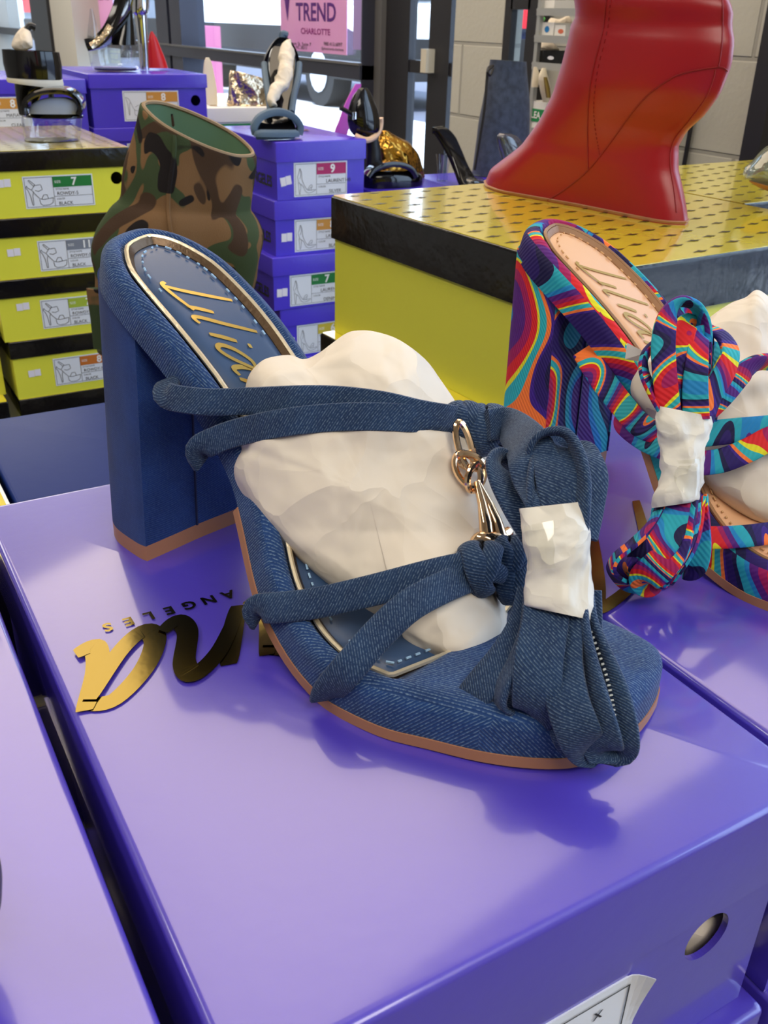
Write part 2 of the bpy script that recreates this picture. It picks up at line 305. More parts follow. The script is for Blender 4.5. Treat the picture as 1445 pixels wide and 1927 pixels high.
class G:
    def __init__(s): s.v = []; s.f = []; s.uv = {}
    def add(s, verts, faces, uvs=None):
        b = len(s.v); s.v += [Vector(q) for q in verts]
        for i, f in enumerate(faces):
            if uvs: s.uv[len(s.f)] = uvs[i]
            s.f.append([b+q for q in f])
    def box(s, x0, x1, y0, y1, z0, z1):
        s.add([(x, y, z) for z in (z0, z1) for y in (y0, y1) for x in (x0, x1)], [(0, 2, 3, 1), (4, 5, 7, 6), (0, 1, 5, 4), (2, 6, 7, 3), (0, 4, 6, 2), (1, 3, 7, 5)])
    def obox(s, c, ax, ay, az):
        c = Vector(c); ax, ay, az = Vector(ax), Vector(ay), Vector(az)
        s.add([c+ax*i+ay*j+az*k for k in (-1, 1) for j in (-1, 1) for i in (-1, 1)], [(0, 2, 3, 1), (4, 5, 7, 6), (0, 1, 5, 4), (2, 6, 7, 3), (0, 4, 6, 2), (1, 3, 7, 5)])
    def loft(s, rings, cap0=True, cap1=True, closed=True):
        n = len(rings[0]); vs = [q for r in rings for q in r]; fs = []; uvs = []
        rg = range(n) if closed else range(n-1)
        # running lengths give metre-scaled uv
        acc = 0.0; us = [0.0]
        for i in range(1, len(rings)):
            acc += (Vector(rings[i][0])-Vector(rings[i-1][0])).length; us.append(acc)
        per = [0.0]; mid = rings[len(rings)//2]
        for j in range(n): per.append(per[-1]+(Vector(mid[(j+1) % n])-Vector(mid[j])).length)
        for i in range(len(rings)-1):
            for j in rg:
                a = i*n+j; b = i*n+(j+1) % n
                fs.append((a, b, b+n, a+n)); uvs.append(((us[i], per[j]), (us[i], per[j+1]), (us[i+1], per[j+1]), (us[i+1], per[j])))
        s.add(vs, fs, uvs)
        b0 = len(s.v)-len(vs)
        if cap0: s.f.append([b0+q for q in range(n)][::-1])
        if cap1: s.f.append([b0+(len(rings)-1)*n+q for q in range(n)])
    def tube(s, pts, r, n=8, closed=False, steps=None):
        if steps: pts = [Vector(q) for q in catmull([tuple(q) for q in pts], steps, closed)]
        pts = [Vector(q) for q in pts]; k = len(pts); rr = r if isinstance(r, (list, tuple)) else [r]*k
        if len(rr) != k: rr = [interp(i/(k-1), [j/(len(rr)-1) for j in range(len(rr))], rr) for i in range(k)]
        rings = []; prev = None
        for i in range(k):
            t = (pts[(i+1) % k]-pts[i-1]) if closed else (pts[min(i+1, k-1)]-pts[max(i-1, 0)])
            t = t.normalized() if t.length > 1e-9 else Vector((0, 0, 1))
            if prev is None: prev = t.orthogonal().normalized()
            prev = (prev-t*prev.dot(t)).normalized(); q = t.cross(prev)
            rings.append([pts[i]+(prev*math.cos(a)+q*math.sin(a))*rr[i] for a in [2*PI*j/n for j in range(n)]])
        if closed: rings.append(rings[0]); s.loft(rings, False, False)
        else: s.loft(rings)
    def ribbon(s, pts, wv, thick, steps=None, shape=None):
        """pts: centre line; wv: half-width vectors"""
        if steps:
            a = catmull([tuple(p)+tuple(w) for p, w in zip(pts, wv)], steps)
            pts = [Vector(q[:3]) for q in a]; wv = [Vector(q[3:]) for q in a]
        k = len(pts); rings = []; t2 = thick/2
        prof = shape or [(-1, -.45), (-.93, -1), (-.5, -1.06), (0, -1.1), (.5, -1.06), (.93, -1), (1, -.45), (1, .45), (.93, 1), (.5, 1.06), (0, 1.1), (-.5, 1.06), (-.93, 1), (-1, .45)]
        for i in range(k):
            t = (Vector(pts[min(i+1, k-1)])-Vector(pts[max(i-1, 0)])).normalized(); w = Vector(wv[i]); nn = t.cross(w)
            nn = nn.normalized() if nn.length > 1e-9 else Vector((0, 0, 1))
            rings.append([Vector(pts[i])+w*a+nn*(t2*b) for a, b in prof])
        s.loft(rings)
    def stroke(s, pts, width, fr, close=False, lift=0.0):
        """flat brush stroke in the 2D frame fr(x, y, lift) -> point; width may be a list"""
        k = len(pts); w = width if isinstance(width, (list, tuple)) else [width]*k
        L = []; R = []
        for i in range(k):
            a = Vector(pts[max(i-1, 0)]); b = Vector(pts[min(i+1, k-1)]); d = b-a
            d = d.normalized() if d.length > 1e-9 else Vector((1, 0)); nx, ny = -d.y, d.x
            li = lift+2e-5*i; L.append(fr(pts[i][0]+nx*w[i]/2, pts[i][1]+ny*w[i]/2, li)); R.append(fr(pts[i][0]-nx*w[i]/2, pts[i][1]-ny*w[i]/2, li))
        s.add(R+L, [(i, i+1, k+i+1, k+i) for i in range(k-1)])
    def rect(s, x0, x1, y0, y1, fr, lift=0.0):
        s.add([fr(x0, y0, lift), fr(x1, y0, lift), fr(x1, y1, lift), fr(x0, y1, lift)], [(0, 1, 2, 3)])
    def text(s, body, size, x, y, fr, lift=0.0, align='LEFT', bold=0.0, shear=0.0, spacing=1.0, width=None):
        c = bpy.data.curves.new('lettering', 'FONT'); c.body = body; c.size = size; c.align_x = align; c.offset = bold*size; c.shear = shear
        c.space_character = spacing; c.resolution_u = 3
        o = bpy.data.objects.new('lettering', c); COL.objects.link(o)
        dg = bpy.context.evaluated_depsgraph_get(); me = o.evaluated_get(dg).to_mesh()
        vs = [tuple(v.co) for v in me.vertices]; fs = [tuple(p.vertices) for p in me.polygons]
        o.evaluated_get(dg).to_mesh_clear(); bpy.data.objects.remove(o); bpy.data.curves.remove(c)
        if not vs: return
        sx = 1.0
        if width:
            x0 = min(v[0] for v in vs); x1 = max(v[0] for v in vs); sx = width/max(x1-x0, 1e-6)
        s.add([fr(x+v[0]*sx, y+v[1], lift) for v in vs], fs)
    def make(s, name, m, parent=None, smooth=True, angle=38, weld=False):
        off = base_of(parent) if parent is not None else Vector((0, 0, 0))
        me = bpy.data.meshes.new(name); me.from_pydata([v-off for v in s.v], [], s.f)
        u = me.uv_layers.new(name='UVMap')
        for p in me.polygons:
            q = s.uv.get(p.index)
            if q and len(q) == p.loop_total:
                for k, li in enumerate(p.loop_indices): u.data[li].uv = q[k]
            else:
                nn = p.normal; ax = max(range(3), key=lambda i: abs(nn[i])); ij = [(1, 2), (0, 2), (0, 1)][ax]
                for li in p.loop_indices:
                    co = me.vertices[me.loops[li].vertex_index].co; u.data[li].uv = (co[ij[0]], co[ij[1]])
        bm = bmesh.new(); bm.from_mesh(me)
        if weld: bmesh.ops.remove_doubles(bm, verts=bm.verts, dist=1e-6)
        bmesh.ops.recalc_face_normals(bm, faces=bm.faces); bm.to_mesh(me); bm.free()
        if smooth:
            me.shade_smooth(); me.set_sharp_from_angle(angle=math.radians(angle))
        me.materials.append(m)
        o = bpy.data.objects.new(name, me); COL.objects.link(o)
        if parent is not None: o.parent = parent
        return o
def tag(o, label=None, cat=None, group=None, kind=None):
    if label: o['label'] = label
    if cat: o['category'] = cat
    if group: o['group'] = group
    if kind: o['kind'] = kind
    return o
def thing(name, label, cat, loc, group=None):
    o = bpy.data.objects.new(name, None); COL.objects.link(o); o.location = loc; o.empty_display_size = 0.02
    return tag(o, label, cat, group)
def struct(name, g, m, **k):
    o = g.make(name, m, **k); o['kind'] = 'structure'; return o
def frame(o, r, u, lift_dir=None):
    o, r, u = Vector(o), Vector(r), Vector(u); n = lift_dir or r.cross(u).normalized()
    return lambda x, y, l=0.0: o+r*x+u*y+n*l
def rrect(x0, x1, y0, y1, z, r, seg=4):
    out = []
    for cx, cy, a0 in ((x1-r, y1-r, 0), (x0+r, y1-r, PI/2), (x0+r, y0+r, PI), (x1-r, y0+r, 1.5*PI)):
        for i in range(seg+1):
            a = a0+PI/2*i/seg; out.append(Vector((cx+r*math.cos(a), cy+r*math.sin(a), z)))
    return out
def ell(p, q, ratio, n=28, power=1.0, bias=0.0):
    """horizontal-depth ellipse whose left end is p and right end is q"""
    p, q = Vector(p), Vector(q); c = (p+q)/2; a = (q-p)/2; d = Vector((-a.y, a.x, 0)); d = d.normalized()*a.length*ratio
    out = []
    for i in range(n):
        t = 2*PI*i/n; cs, sn = math.cos(t), math.sin(t)
        cs = math.copysign(abs(cs)**power, cs); sn = math.copysign(abs(sn)**power, sn)
        out.append(c+a*cs+d*(sn+bias))
    return out
def rows(g, rws, w, ratio=0.6, n=28, power=1.0, steps=None, wob=None, cap0=True, cap1=True, inner=None, tilt=None, zmin=None):
    """loft through ellipses; each row (y, xl, xr[, yr]) in photo pixels on the upright plane y = w"""
    rws = [(r[0], r[1], r[2], r[3] if len(r) > 3 else r[0], r[4] if len(r) > 4 else ratio) for r in rws]
    if steps: rws = catmull(rws, steps)
    rings = []
    for k, (yl, xl, xr, yr, ra) in enumerate(rws):
        rg = ell(ony(xl, yl, w), ony(xr, yr, w), ra, n, power)
        if wob:
            c = sum(rg, Vector())/n
            rg = [c+(p-c)*wob(i/n, k/(len(rws)-1), p) for i, p in enumerate(rg)]
        if tilt:
            tz = tilt(k/(len(rws)-1)); rg = [p+Vector((0, 0, tz*math.sin(2*PI*i/n))) for i, p in enumerate(rg)]
        if zmin is not None: rg = [Vector((p.x, p.y, max(p.z, zmin+k*1e-5))) for p in rg]
        rings.append(rg)
    if inner:                                       # open top: fold the wall inwards
        top = rings[-1]; c = sum(top, Vector())/n; low = rings[max(0, len(rings)-1-inner)]; c2 = sum(low, Vector())/n
        rings.append([c+(p-c)*0.95 for p in top]); g.loft(rings, cap0, False)
        return [[c+(p-c)*0.945 for p in top], [c2+(p-c2)*0.88 for p in low]]
    g.loft(rings, cap0, cap1)
def blob(g, outline, tfun, front, back, crumple=0.0, freq=30.0, nb=96, nr=26, centre=None, seed=0.0, flat=1.0, ridge=0.5):
    """closed lump: a traced outline at its own distance, swelled towards and away from the eye"""
    b = catmull(outline, nb, True)
    cx = centre[0] if centre else sum(q[0] for q in b)/nb; cy = centre[1] if centre else sum(q[1] for q in b)/nb
    vs = []; fs = []
    for side, H in ((-1, front), (1, back)):
        for i in range(nr):
            th = PI/2*i/nr if False else PI/2*(i/(nr-1)); r = math.sin(th); hh = math.cos(th)**flat
            for j in range(nb):
                x = cx+(b[j][0]-cx)*r; y = cy+(b[j][1]-cy)*r
                p = PX(x, y, tfun(x, y)); d = ray(x, y).normalized()
                p = p+d*(side*H*hh)
                if crumple:
                    q = p*freq+Vector((seed, seed*1.7, 0)); fd = min(1.0, (1-r)*6+0.25)
                    a = noise.fractal(q, 1.0, 2.0, 4)*0.9; c = noise.multi_fractal(q*0.55, 1.0, 2.0, 3)
                    rd = 1-2*abs(noise.noise(q*0.8)); rd2 = 1-2*abs(noise.noise(q*1.7+Vector((5, 1, 2))))
                    p = p+d*(side*crumple*(0.6*a+ridge*0.6*rd+ridge*0.3*rd2)*fd)
                vs.append(p)
    for side in (0, 1):
        o = side*nr*nb
        for i in range(nr-1):
            for j in range(nb):
                a = o+i*nb+j; c = o+i*nb+(j+1) % nb
                fs.append((a, c, c+nb, a+nb) if side == 0 else (a, a+nb, c+nb, c))
    g.add(vs, fs)
    return b, (cx, cy)
def pstrap(g, pts, half, thick=0.0018, tilt=0.0, steps=40, dt=0.0):
    """strap through (x, y, distance[, tilt[, half]]) photo pixels; its face is turned by tilt away from the eye"""
    P = []; Wv = []
    ps = catmull([(q[0], q[1], q[2]+dt, q[3] if len(q) > 3 else tilt, q[4] if len(q) > 4 else half) for q in pts], steps)
    C = [PX(q[0], q[1], q[2]) for q in ps]
    for i, q in enumerate(ps):
        t = (C[min(i+1, steps-1)]-C[max(i-1, 0)]).normalized(); v = ray(q[0], q[1]).normalized()
        pp = v.cross(t)
        pp = pp.normalized() if pp.length > 1e-6 else RT
        dd = t.cross(pp).normalized()
        a = math.radians(q[3]); P.append(C[i]); Wv.append((pp*math.cos(a)+dd*math.sin(a))*q[4])
    # keep the width vector from flipping
    for i in range(1, len(Wv)):
        if Wv[i].dot(Wv[i-1]) < 0: Wv[i] = -Wv[i]
    g.ribbon(P, Wv, thick)
SCRIPT = {   # brush strokes of each letter, cap height 1
 'L': [[(0.24, 1.0), (0.17, .62), (0.08, .2), (0.0, -.06)], [(-.06, .05), (.0, -.04), (.18, .0), (.42, .12)]],
 'i': [[(.14, .46), (.09, .26), (.05, .05)]],
 'I': [[(.14, .46), (.09, .26), (.05, .05)], [(.21, .66), (.20, .60)]],
 'l': [[(.30, .98), (.2, .5), (.10, .1), (.12, 0.0), (.2, .03)]],
 'a': [[(.34, .44), (.22, .46), (.08, .3), (.02, .1), (.08, .0), (.2, .12), (.34, .42)], [(.36, .48), (.31, .2), (.33, .02), (.42, .04)]],
 'n': [[(.10, .46), (.06, .24), (.0, .0)], [(.02, .08), (.14, .34), (.27, .46), (.32, .36), (.29, .12), (.34, .0), (.42, .06)]],
}
WORD = [('L', 0.0), ('i', .30), ('l', .42), ('I', .72), ('a', .90), ('n', 1.36), ('a', 1.80)]
def script_word(g, fr, size, width, letters=WORD, squeeze=1.0):
    for ch, x in letters:
        for st in SCRIPT[ch]:
            p = catmull(st, max(6, 6*len(st)))
            k = len(p); g.stroke([((x+q[0])*size*squeeze, q[1]*size) for q in p], [width*(0.55+0.45*math.sin(PI*min(max((i+.6)/k, 0), 1))**.5) for i in range(k)], fr, lift=0.0003+.0003*SCRIPT[ch].index(st))

# ---------------------------------------------------------------- the setting
FL = -LIFT
XW = 1.83                                   # inner face of the window wall
g = G(); g.box(-4, 2.0, -3, 10.2, FL-0.1, FL); struct('floor', g, M['floor'])
g = G(); g.box(-4, 2.0, -3, 10.2, CEIL, CEIL+0.1); struct('ceiling', g, M['ceil'])
g = G(); g.box(-4.1, -4, -3, 10.2, FL, CEIL); struct('wall_left', g, M['wall'])
g = G(); g.box(-4, 2.0, 10.1, 10.2, FL, CEIL); struct('wall_back', g, M['wall'])
g = G(); g.box(-4, 2.0, -3.1, -3, FL, CEIL); struct('wall_front', g, M['wall'])
g = G(); g.box(XW, 2.0, 1.0, 2.29, FL, CEIL); g.box(XW, 2.0, -3, -1.9, FL, CEIL); g.box(XW, 2.0, -1.9, 1.0, FL, -0.55); struct('wall_right', g, M['block'])
ZT, ZB = CEIL, -0.55                        # window head and sill
def pane(parent, y0, y1, z0, z1, x=XW+0.07):
    q = G(); q.box(x, x+0.006, y0, y1, z0, z1); return q.make('glass_pane', M['glass'], parent, smooth=False)
def bars(name, lst, m, parent, x0=XW-0.01, x1=XW+0.13):
    q = G()
    for y0, y1, z0, z1 in lst: q.box(x0, x1, y0, y1, z0, z1)
    return q.make(name, m, parent, smooth=False)
g = G()
for y0, y1 in ((-1.9, -1.84), (-0.5, -0.44), (0.94, 1.0)): g.box(XW+0.02, XW+0.13, y0, y1, -0.55, CEIL)
g.box(XW+0.02, XW+0.13, -1.9, 1.0, -0.55, -0.49); w2 = struct('window_2', g, M['frame_dark'], smooth=False)
pane(w2, -1.85, 0.95, -0.5, CEIL)
# dark side window with a narrow pane next to the block wall
X3 = XW-0.045
def wy(x, u): return onx(x, 100, u).y
def upright(g, xa, xb, u0, u1, z0, z1):      # a flat upright whose near face spans the photo columns xa..xb
    g.box(u0, u1, wy(xb, u0), wy(xa, u0), z0, z1)
w3 = G(); upright(w3, 944, 957, X3, X3+.02, FL, CEIL); upright(w3, 986, 1012, X3, X3+.03, FL, CEIL); w3.box(X3, X3+.02, wy(990, X3), wy(954, X3), onx(970, 18, X3).z, CEIL); w3.box(X3, X3+.02, wy(990, X3), wy(954, X3), FL, -.6)
w3 = struct('window_3', w3, M['frame_black'], smooth=False)
pane(w3, wy(988, X3+.01), wy(955, X3+.01), -0.6, onx(970, 18, X3).z, X3+.008)
g = G(); g.box(X3, XW+.02, wy(944, X3), wy(853, X3), FL, CEIL); struct('trim_1', g, M['block'])
# glass door: stiles, rails, pane, handle
XD = XW+.05
g = G(); upright(g, 841, 845, XD, XD+.02, FL, CEIL); upright(g, 806, 841, XD, XD+.025, FL, CEIL); upright(g, 714, 769, XD, XD+.03, FL, CEIL)
g.box(XD+.004, XD+.02, wy(850, XD), wy(764, XD), onx(790, 138, XD).z, onx(790, 114, XD).z); g.box(XD+.004, XD+.02, wy(850, XD), wy(764, XD), FL, FL+0.25)
d1 = struct('door_1', g, M['frame_black'], smooth=False)
pane(d1, wy(856, XD), wy(843, XD), -0.8, ZT, XD+.01); pane(d1, wy(808, XD), wy(767, XD), -0.8, ZT, XD+.01)
q = G(); q.box(XD-.035, XD-.001, wy(802, XD-.035), wy(792, XD-.035), onx(797, 137, XD-.035).z, onx(797, 92, XD-.035).z); tag(q.make('door_handle', M['opal'], d1, smooth=False), 'beige push handle')
g = G(); upright(g, 690, 716, XW+.03, XW+.06, FL, ZT); struct('trim_2', g, M['frame_grey'], smooth=False)
# big shop window
g = G(); g.box(XW, 2.0, 3.262, 10.1, FL, ZB); struct('wall_sill', g, M['wall'])
g = G()
for y0, y1 in ((3.262, 3.27), (5.17, 5.33), (5.37, 5.56), (8.0, 8.12)): g.box(XW-0.02, XW+0.11, y0, y1, ZB, ZT)
g.box(XW-0.03, XW+0.12, 3.262, 10.1, -0.003, 0.044); g.box(XW-0.03, XW+0.12, 3.262, 10.1, ZB, ZB+0.05)
w1 = struct('window_1', g, M['frame_dark'], smooth=False)
g = G(); g.box(XW-0.035, XW-0.02, 3.262, 10.1, 0.044, 0.052); tag(g.make('sill_edge', M['frame_grey'], w1, smooth=False), 'light edge of the transom')
pane(w1, 3.27, 5.2, ZB, ZT); pane(w1, 5.5, 8.0, ZB, ZT); pane(w1, 8.1, 10.1, ZB, ZT)
g = G(); g.box(XW-0.12, 2.0, 6.95, 7.55, FL, CEIL); struct('trim_3', g, M['wall'])
g = G(); g.box(XW-0.14, XW-0.02, 7.56, 8.1, FL, CEIL); struct('trim_4', g, M['frame_black'])
# black post standing in front of the block wall, at the right edge of the picture
g = G(); lo = onx(1419, 300, 1.79); hi = onx(1465, 60, 1.79); d = (hi-lo)
g.loft([[lo-d*1.6+Vector((sx*.02, sy*.024, 0)) for sx, sy in ((-1, -1), (1, -1), (1, 1), (-1, 1))], [hi+d*1.2+Vector((sx*.02, sy*.024, 0)) for sx, sy in ((-1, -1), (1, -1), (1, 1), (-1, 1))]])
tag(g.make('leaning_post', M['frame_black'], smooth=False), 'black post leaning against the block wall at the right edge', 'post')
g = G(); a = onx(1297, 255, XW-0.012); b = onx(1289, 300, XW-0.012); d = (b-a)
g.tube([a-d*8, a, b, b+d*6], 0.006, 6); tag(g.make('cable', M['frame_black']), 'thin black cable hanging down the pale block wall', 'cable')

# ---------------------------------------------------------------- outside
GZ = -0.62
_q = onz(620, 198, GZ)
g = G(); g.box(2.0, _q.x, -30, 60, GZ-0.1, GZ); struct('ground', g, M['asphalt'])
g = G(); g.box(_q.x, 60, -30, 60, GZ-0.1, GZ-.002); struct('ground_far', g, M['tarmac'])
def car(label, x, y, rot, paint, kind, L=4.6):
    t = thing('car', label, 'car', (x, y, GZ)); t.rotation_euler.z = rot
    def mk(g_, n_, m_, pa=t, sm=True):
        o = g_.make(n_, m_, None, sm); o.parent = pa; return o
    h = 1.75 if kind == 'suv' else 1.45; wd = 0.92
    prof = [(0, .35), (0.0, .75), (.12, .95), (1.1, 1.0), (1.75, h), (3.6, h), (4.25, 1.05) if kind != 'suv' else (4.45, 1.15), (L, .95), (L, .35)]
    pr = catmull(prof, 60); pr = [(min(max(a, 0), L), max(b, .3)) for a, b in pr]
    b = G(); rings = []
    for k, s_ in ((-1, .90), (-.97, .97), (-.85, 1), (.85, 1), (.97, .97), (1, .90)):
        rings.append([(a-L/2, k*wd*(1-max(0, z-1.0)*.22), .3+(z-.3)*s_ if z > .6 else z) for a, z in pr])
    b.loft(rings); body = mk(b, 'body', paint)
    q = G(); q.loft([[(a, k*(wd+.012), z) for a, z in ((-L/2-.02, .28), (L/2+.02, .28), (L/2+.02, .66), (L/2-.3, .74), (-L/2+.3, .74), (-L/2-.02, .66))] for k in (-1, 1)]); mk(q, 'lower_cladding', M['tyre'], t, False)
    for s_ in (-1, 1):
        q = G(); yy = s_*wd*0.955
        q.add([(-L/2+1.35, yy, 1.08), (-L/2+1.85, s_*wd*.87, h-.12), (-L/2+3.45, s_*wd*.87, h-.12), (-L/2+4.0, yy, 1.10)], [(0, 1, 2, 3)]); q.add([v+Vector((0, s_*.012, 0)) for v in q.v[-4:]], [(0, 1, 2, 3)])
        mk(q, 'side_glass', M['car_glass'], t, False)
    q = G(); q.obox((-L/2+1.38, 0, 1.36), (.30, 0, .32), (0, .74, 0), (.012, 0, -.012)); mk(q, 'windscreen', M['car_glass'], t, False)
    for ax in (-L/2+.9, L/2-.9):
        for s_ in (-1, 1):
            q = G(); q.tube([(ax, s_*.72, .33), (ax, s_*.93, .33)], .335, 24); wh = mk(q, 'wheel', M['tyre'])
            q = G(); q.tube([(ax, s_*.90, .33), (ax, s_*.945, .33)], .2, 16); mk(q, 'hub', M['chrome'], wh)
    for s_ in (-1, 1):
        q = G(); q.obox((-L/2+.0, s_*.66, .78), (.03, 0, 0), (0, .2, 0), (0, 0, .09)); mk(q, 'head_lamp', M['lamp_white'], t)
        q = G(); q.obox((L/2-.0, s_*.76, .98), (.04, 0, 0), (0, .12, 0), (0, 0, .2)); mk(q, 'tail_lamp', M['lamp_red'], t)
    return t
car('white car parked right outside the shop window', 5.78, 11.2, math.radians(90), M['car_white'], 'suv', 4.9)
_v = ray(742, 45); _k = 13/math.hypot(_v.x, _v.y)
car('dark blue car seen through the glass door', _v.x*_k+3.6, _v.y*_k-1.0, math.radians(200), M['car_dark'], 'sedan')
_v = ray(250, 45); _k = 24/math.hypot(_v.x, _v.y)
car('grey car parked far back left of the white car', _v.x*_k, _v.y*_k, math.radians(215), M['car_grey'], 'suv')
_a, _b = onx(352, 60, 4.3), onx(384, 60, 4.3); _t = onx(368, 48, 4.3).z
g = G(); g.box(4.3, 4.5, _b.y, _a.y, GZ, _t); tag(g.make('roadside_sign', M['brick'], smooth=False), 'pink panel outside behind the window bar', 'sign')

# ---------------------------------------------------------------- posters on the window
def poster(label, y0, y1, z0, z1, back=False):
    g = G(); g.box(XW+0.055, XW+0.058, y0, y1, z0, z1)
    o = tag(g.make('poster', M['poster_back'] if back else M['poster'], smooth=False), label, 'poster'); return o
pa, pb = onx(529, 86, XW+.055), onx(652, 104, XW+.055)
po = poster('pink poster with purple lettering taped inside the shop window', pb.y, pa.y, pb.z, pb.z+0.72)
pc = Vector((XW+.0545, pa.y, pb.z)); PWD = pa.y-pb.y
fr = frame(pc, (0, -1, 0), (0, 0, 1), Vector((-1, 0, 0)))
def on_poster(x, y): q = onx(x, y, XW+.0545); return (pa.y-q.y, q.z-pb.z)
x0, y0 = on_poster(557, 36); x1, y1 = on_poster(632, 42); _, yt = on_poster(600, 4)
g = G(); hh = yt-(y0+y1)/2
g.text('TREND', hh*1.38, x0, (y0+y1)/2, fr, .0006, width=x1-x0, bold=.02)
g.text('SHOE', hh*1.38, x0+.02, (y0+y1)/2+hh*1.22, fr, .0006, width=(x1-x0)*.9, bold=.02)
g.make('heading', M['poster_ink'], po, smooth=False)
g = G(); x2, y2 = on_poster(566, 58); x3, _ = on_poster(621, 62); g.text('CHARLOTTE', hh*.46, x2, y2-.01, fr, .0006, width=x3-x2, bold=.02); g.make('city_line', M['poster_ink2'], po, smooth=False)
g = G(); x4, y4 = on_poster(537, 78); x5, _ = on_poster(585, 80); g.text('N Tryon St. Suite 7', hh*.26, x4, y4-.01, fr, .0006, width=x5-x4); g.text('NC 28213', hh*.26, x4+(x5-x4)*.42, y4-hh*.36, fr, .0006, width=(x5-x4)*.42)
x6, y6 = on_poster(609, 79); x7, _ = on_poster(644, 83); g.text('980.413.6897', hh*.30, x6, y6-.012, fr, .0006, width=x7-x6); g.text('@shoetrends.charlotte', hh*.22, x6-.02, y6-hh*.42, fr, .0006, width=x7-x6+.03)
g.make('address_lines', M['ink'], po, smooth=False)
g = G(); xa, ya = on_poster(541, 30); g.add([fr(xa-.06, ya+.16, .0006), fr(xa, ya-.02, .0006), fr(xa+.05, ya+.16, .0006)], [(0, 1, 2)]); g.make('heel_emblem', M['poster_ink'], po, smooth=False)
pd, pe = onx(664, 104, XW+.055), onx(692, 106, XW+.055)
poster('lilac back of a poster beside the pink lettered one', pe.y, pd.y, pd.z+.02, pd.z+.7, True)
pf, ph = onx(172, 60, XW+.055), onx(217, 60, XW+.055)
po2 = poster('second pink poster farther along the window behind the clear platform shoe', ph.y, pf.y, 0.06, 0.95)
fr2 = frame((XW+.0545, pf.y, pf.z), (0, -1, 0), (0, 0, 1), Vector((-1, 0, 0)))
g = G(); g.text('TREND', hh*1.1, .14, .19, fr2, .0006, width=(pf.y-ph.y)*.7, bold=.02); g.make('heading', M['poster_ink2'], po2, smooth=False)

# ---------------------------------------------------------------- tables
def table(label, x0, x1, y0, y1, ztop):
    t = thing('display_table', label, 'table', ((x0+x1)/2, (y0+y1)/2, FL))
    g = G(); g.box(x0, x1, y0, y1, ztop-0.03, ztop); g.make('table_top', M['cloth'], t, smooth=False)
    for x in (x0+.04, x1-.04):
        for y in (y0+.04, y1-.04):
            g = G(); g.box(x-.02, x+.02, y-.02, y+.02, FL, ztop-.03); g.make('leg', M['metal_leg'], t, smooth=False)
    return t
TF, TR = -0.2865, -0.502
table('dark display table under the nearest shoe boxes', -0.42, 1.12, 0.03, 0.80, TF)
table('dark low display table under the far stacks of boxes', -0.35, 1.58, 0.815, 3.0, TR)

# ---------------------------------------------------------------- shoe boxes
DRAW = {   # line drawings on the size labels, in a unit square
 'platform': [[(.06, .78), (.10, .70), (.22, .62), (.36, .42), (.48, .28), (.62, .25), (.95, .30)], [(.06, .78), (.03, .70), (.10, .60), (.16, .40), (.20, .06), (.24, .06), (.24, .40), (.28, .56)],
              [(.46, .26), (.48, .10), (.56, .03), (.80, .04), (.92, .12), (.95, .30)], [(.22, .62), (.34, .78), (.56, .80), (.60, .62), (.46, .56), (.34, .60)], [(.14, .96), (.18, .98), (.36, .80), (.30, .76), (.14, .96)],
              [(.54, .27), (.62, .42), (.74, .42), (.78, .28)]],
 'pump': [[(.10, .62), (.16, .74), (.22, .92), (.30, .74), (.32, .52), (.46, .26), (.62, .14), (.94, .16), (.80, .08), (.60, .05), (.46, .12), (.34, .32), (.18, .42), (.10, .62)],
          [(.14, .44), (.18, .06), (.22, .06), (.26, .38)], [(.56, .16), (.70, .32), (.78, .30), (.72, .14)], [(.60, .14), (.74, .26)], [(.22, .90), (.26, .70), (.20, .56)]],
 'mafia': [[(.06, .88), (.22, .78), (.38, .44), (.52, .34), (.90, .38), (.80, .52), (.62, .56), (.46, .48)], [(.06, .88), (.14, .60), (.17, .22), (.20, .22), (.22, .58), (.28, .68)], [(.42, .40), (.46, .16), (.80, .16), (.90, .36)]],
}
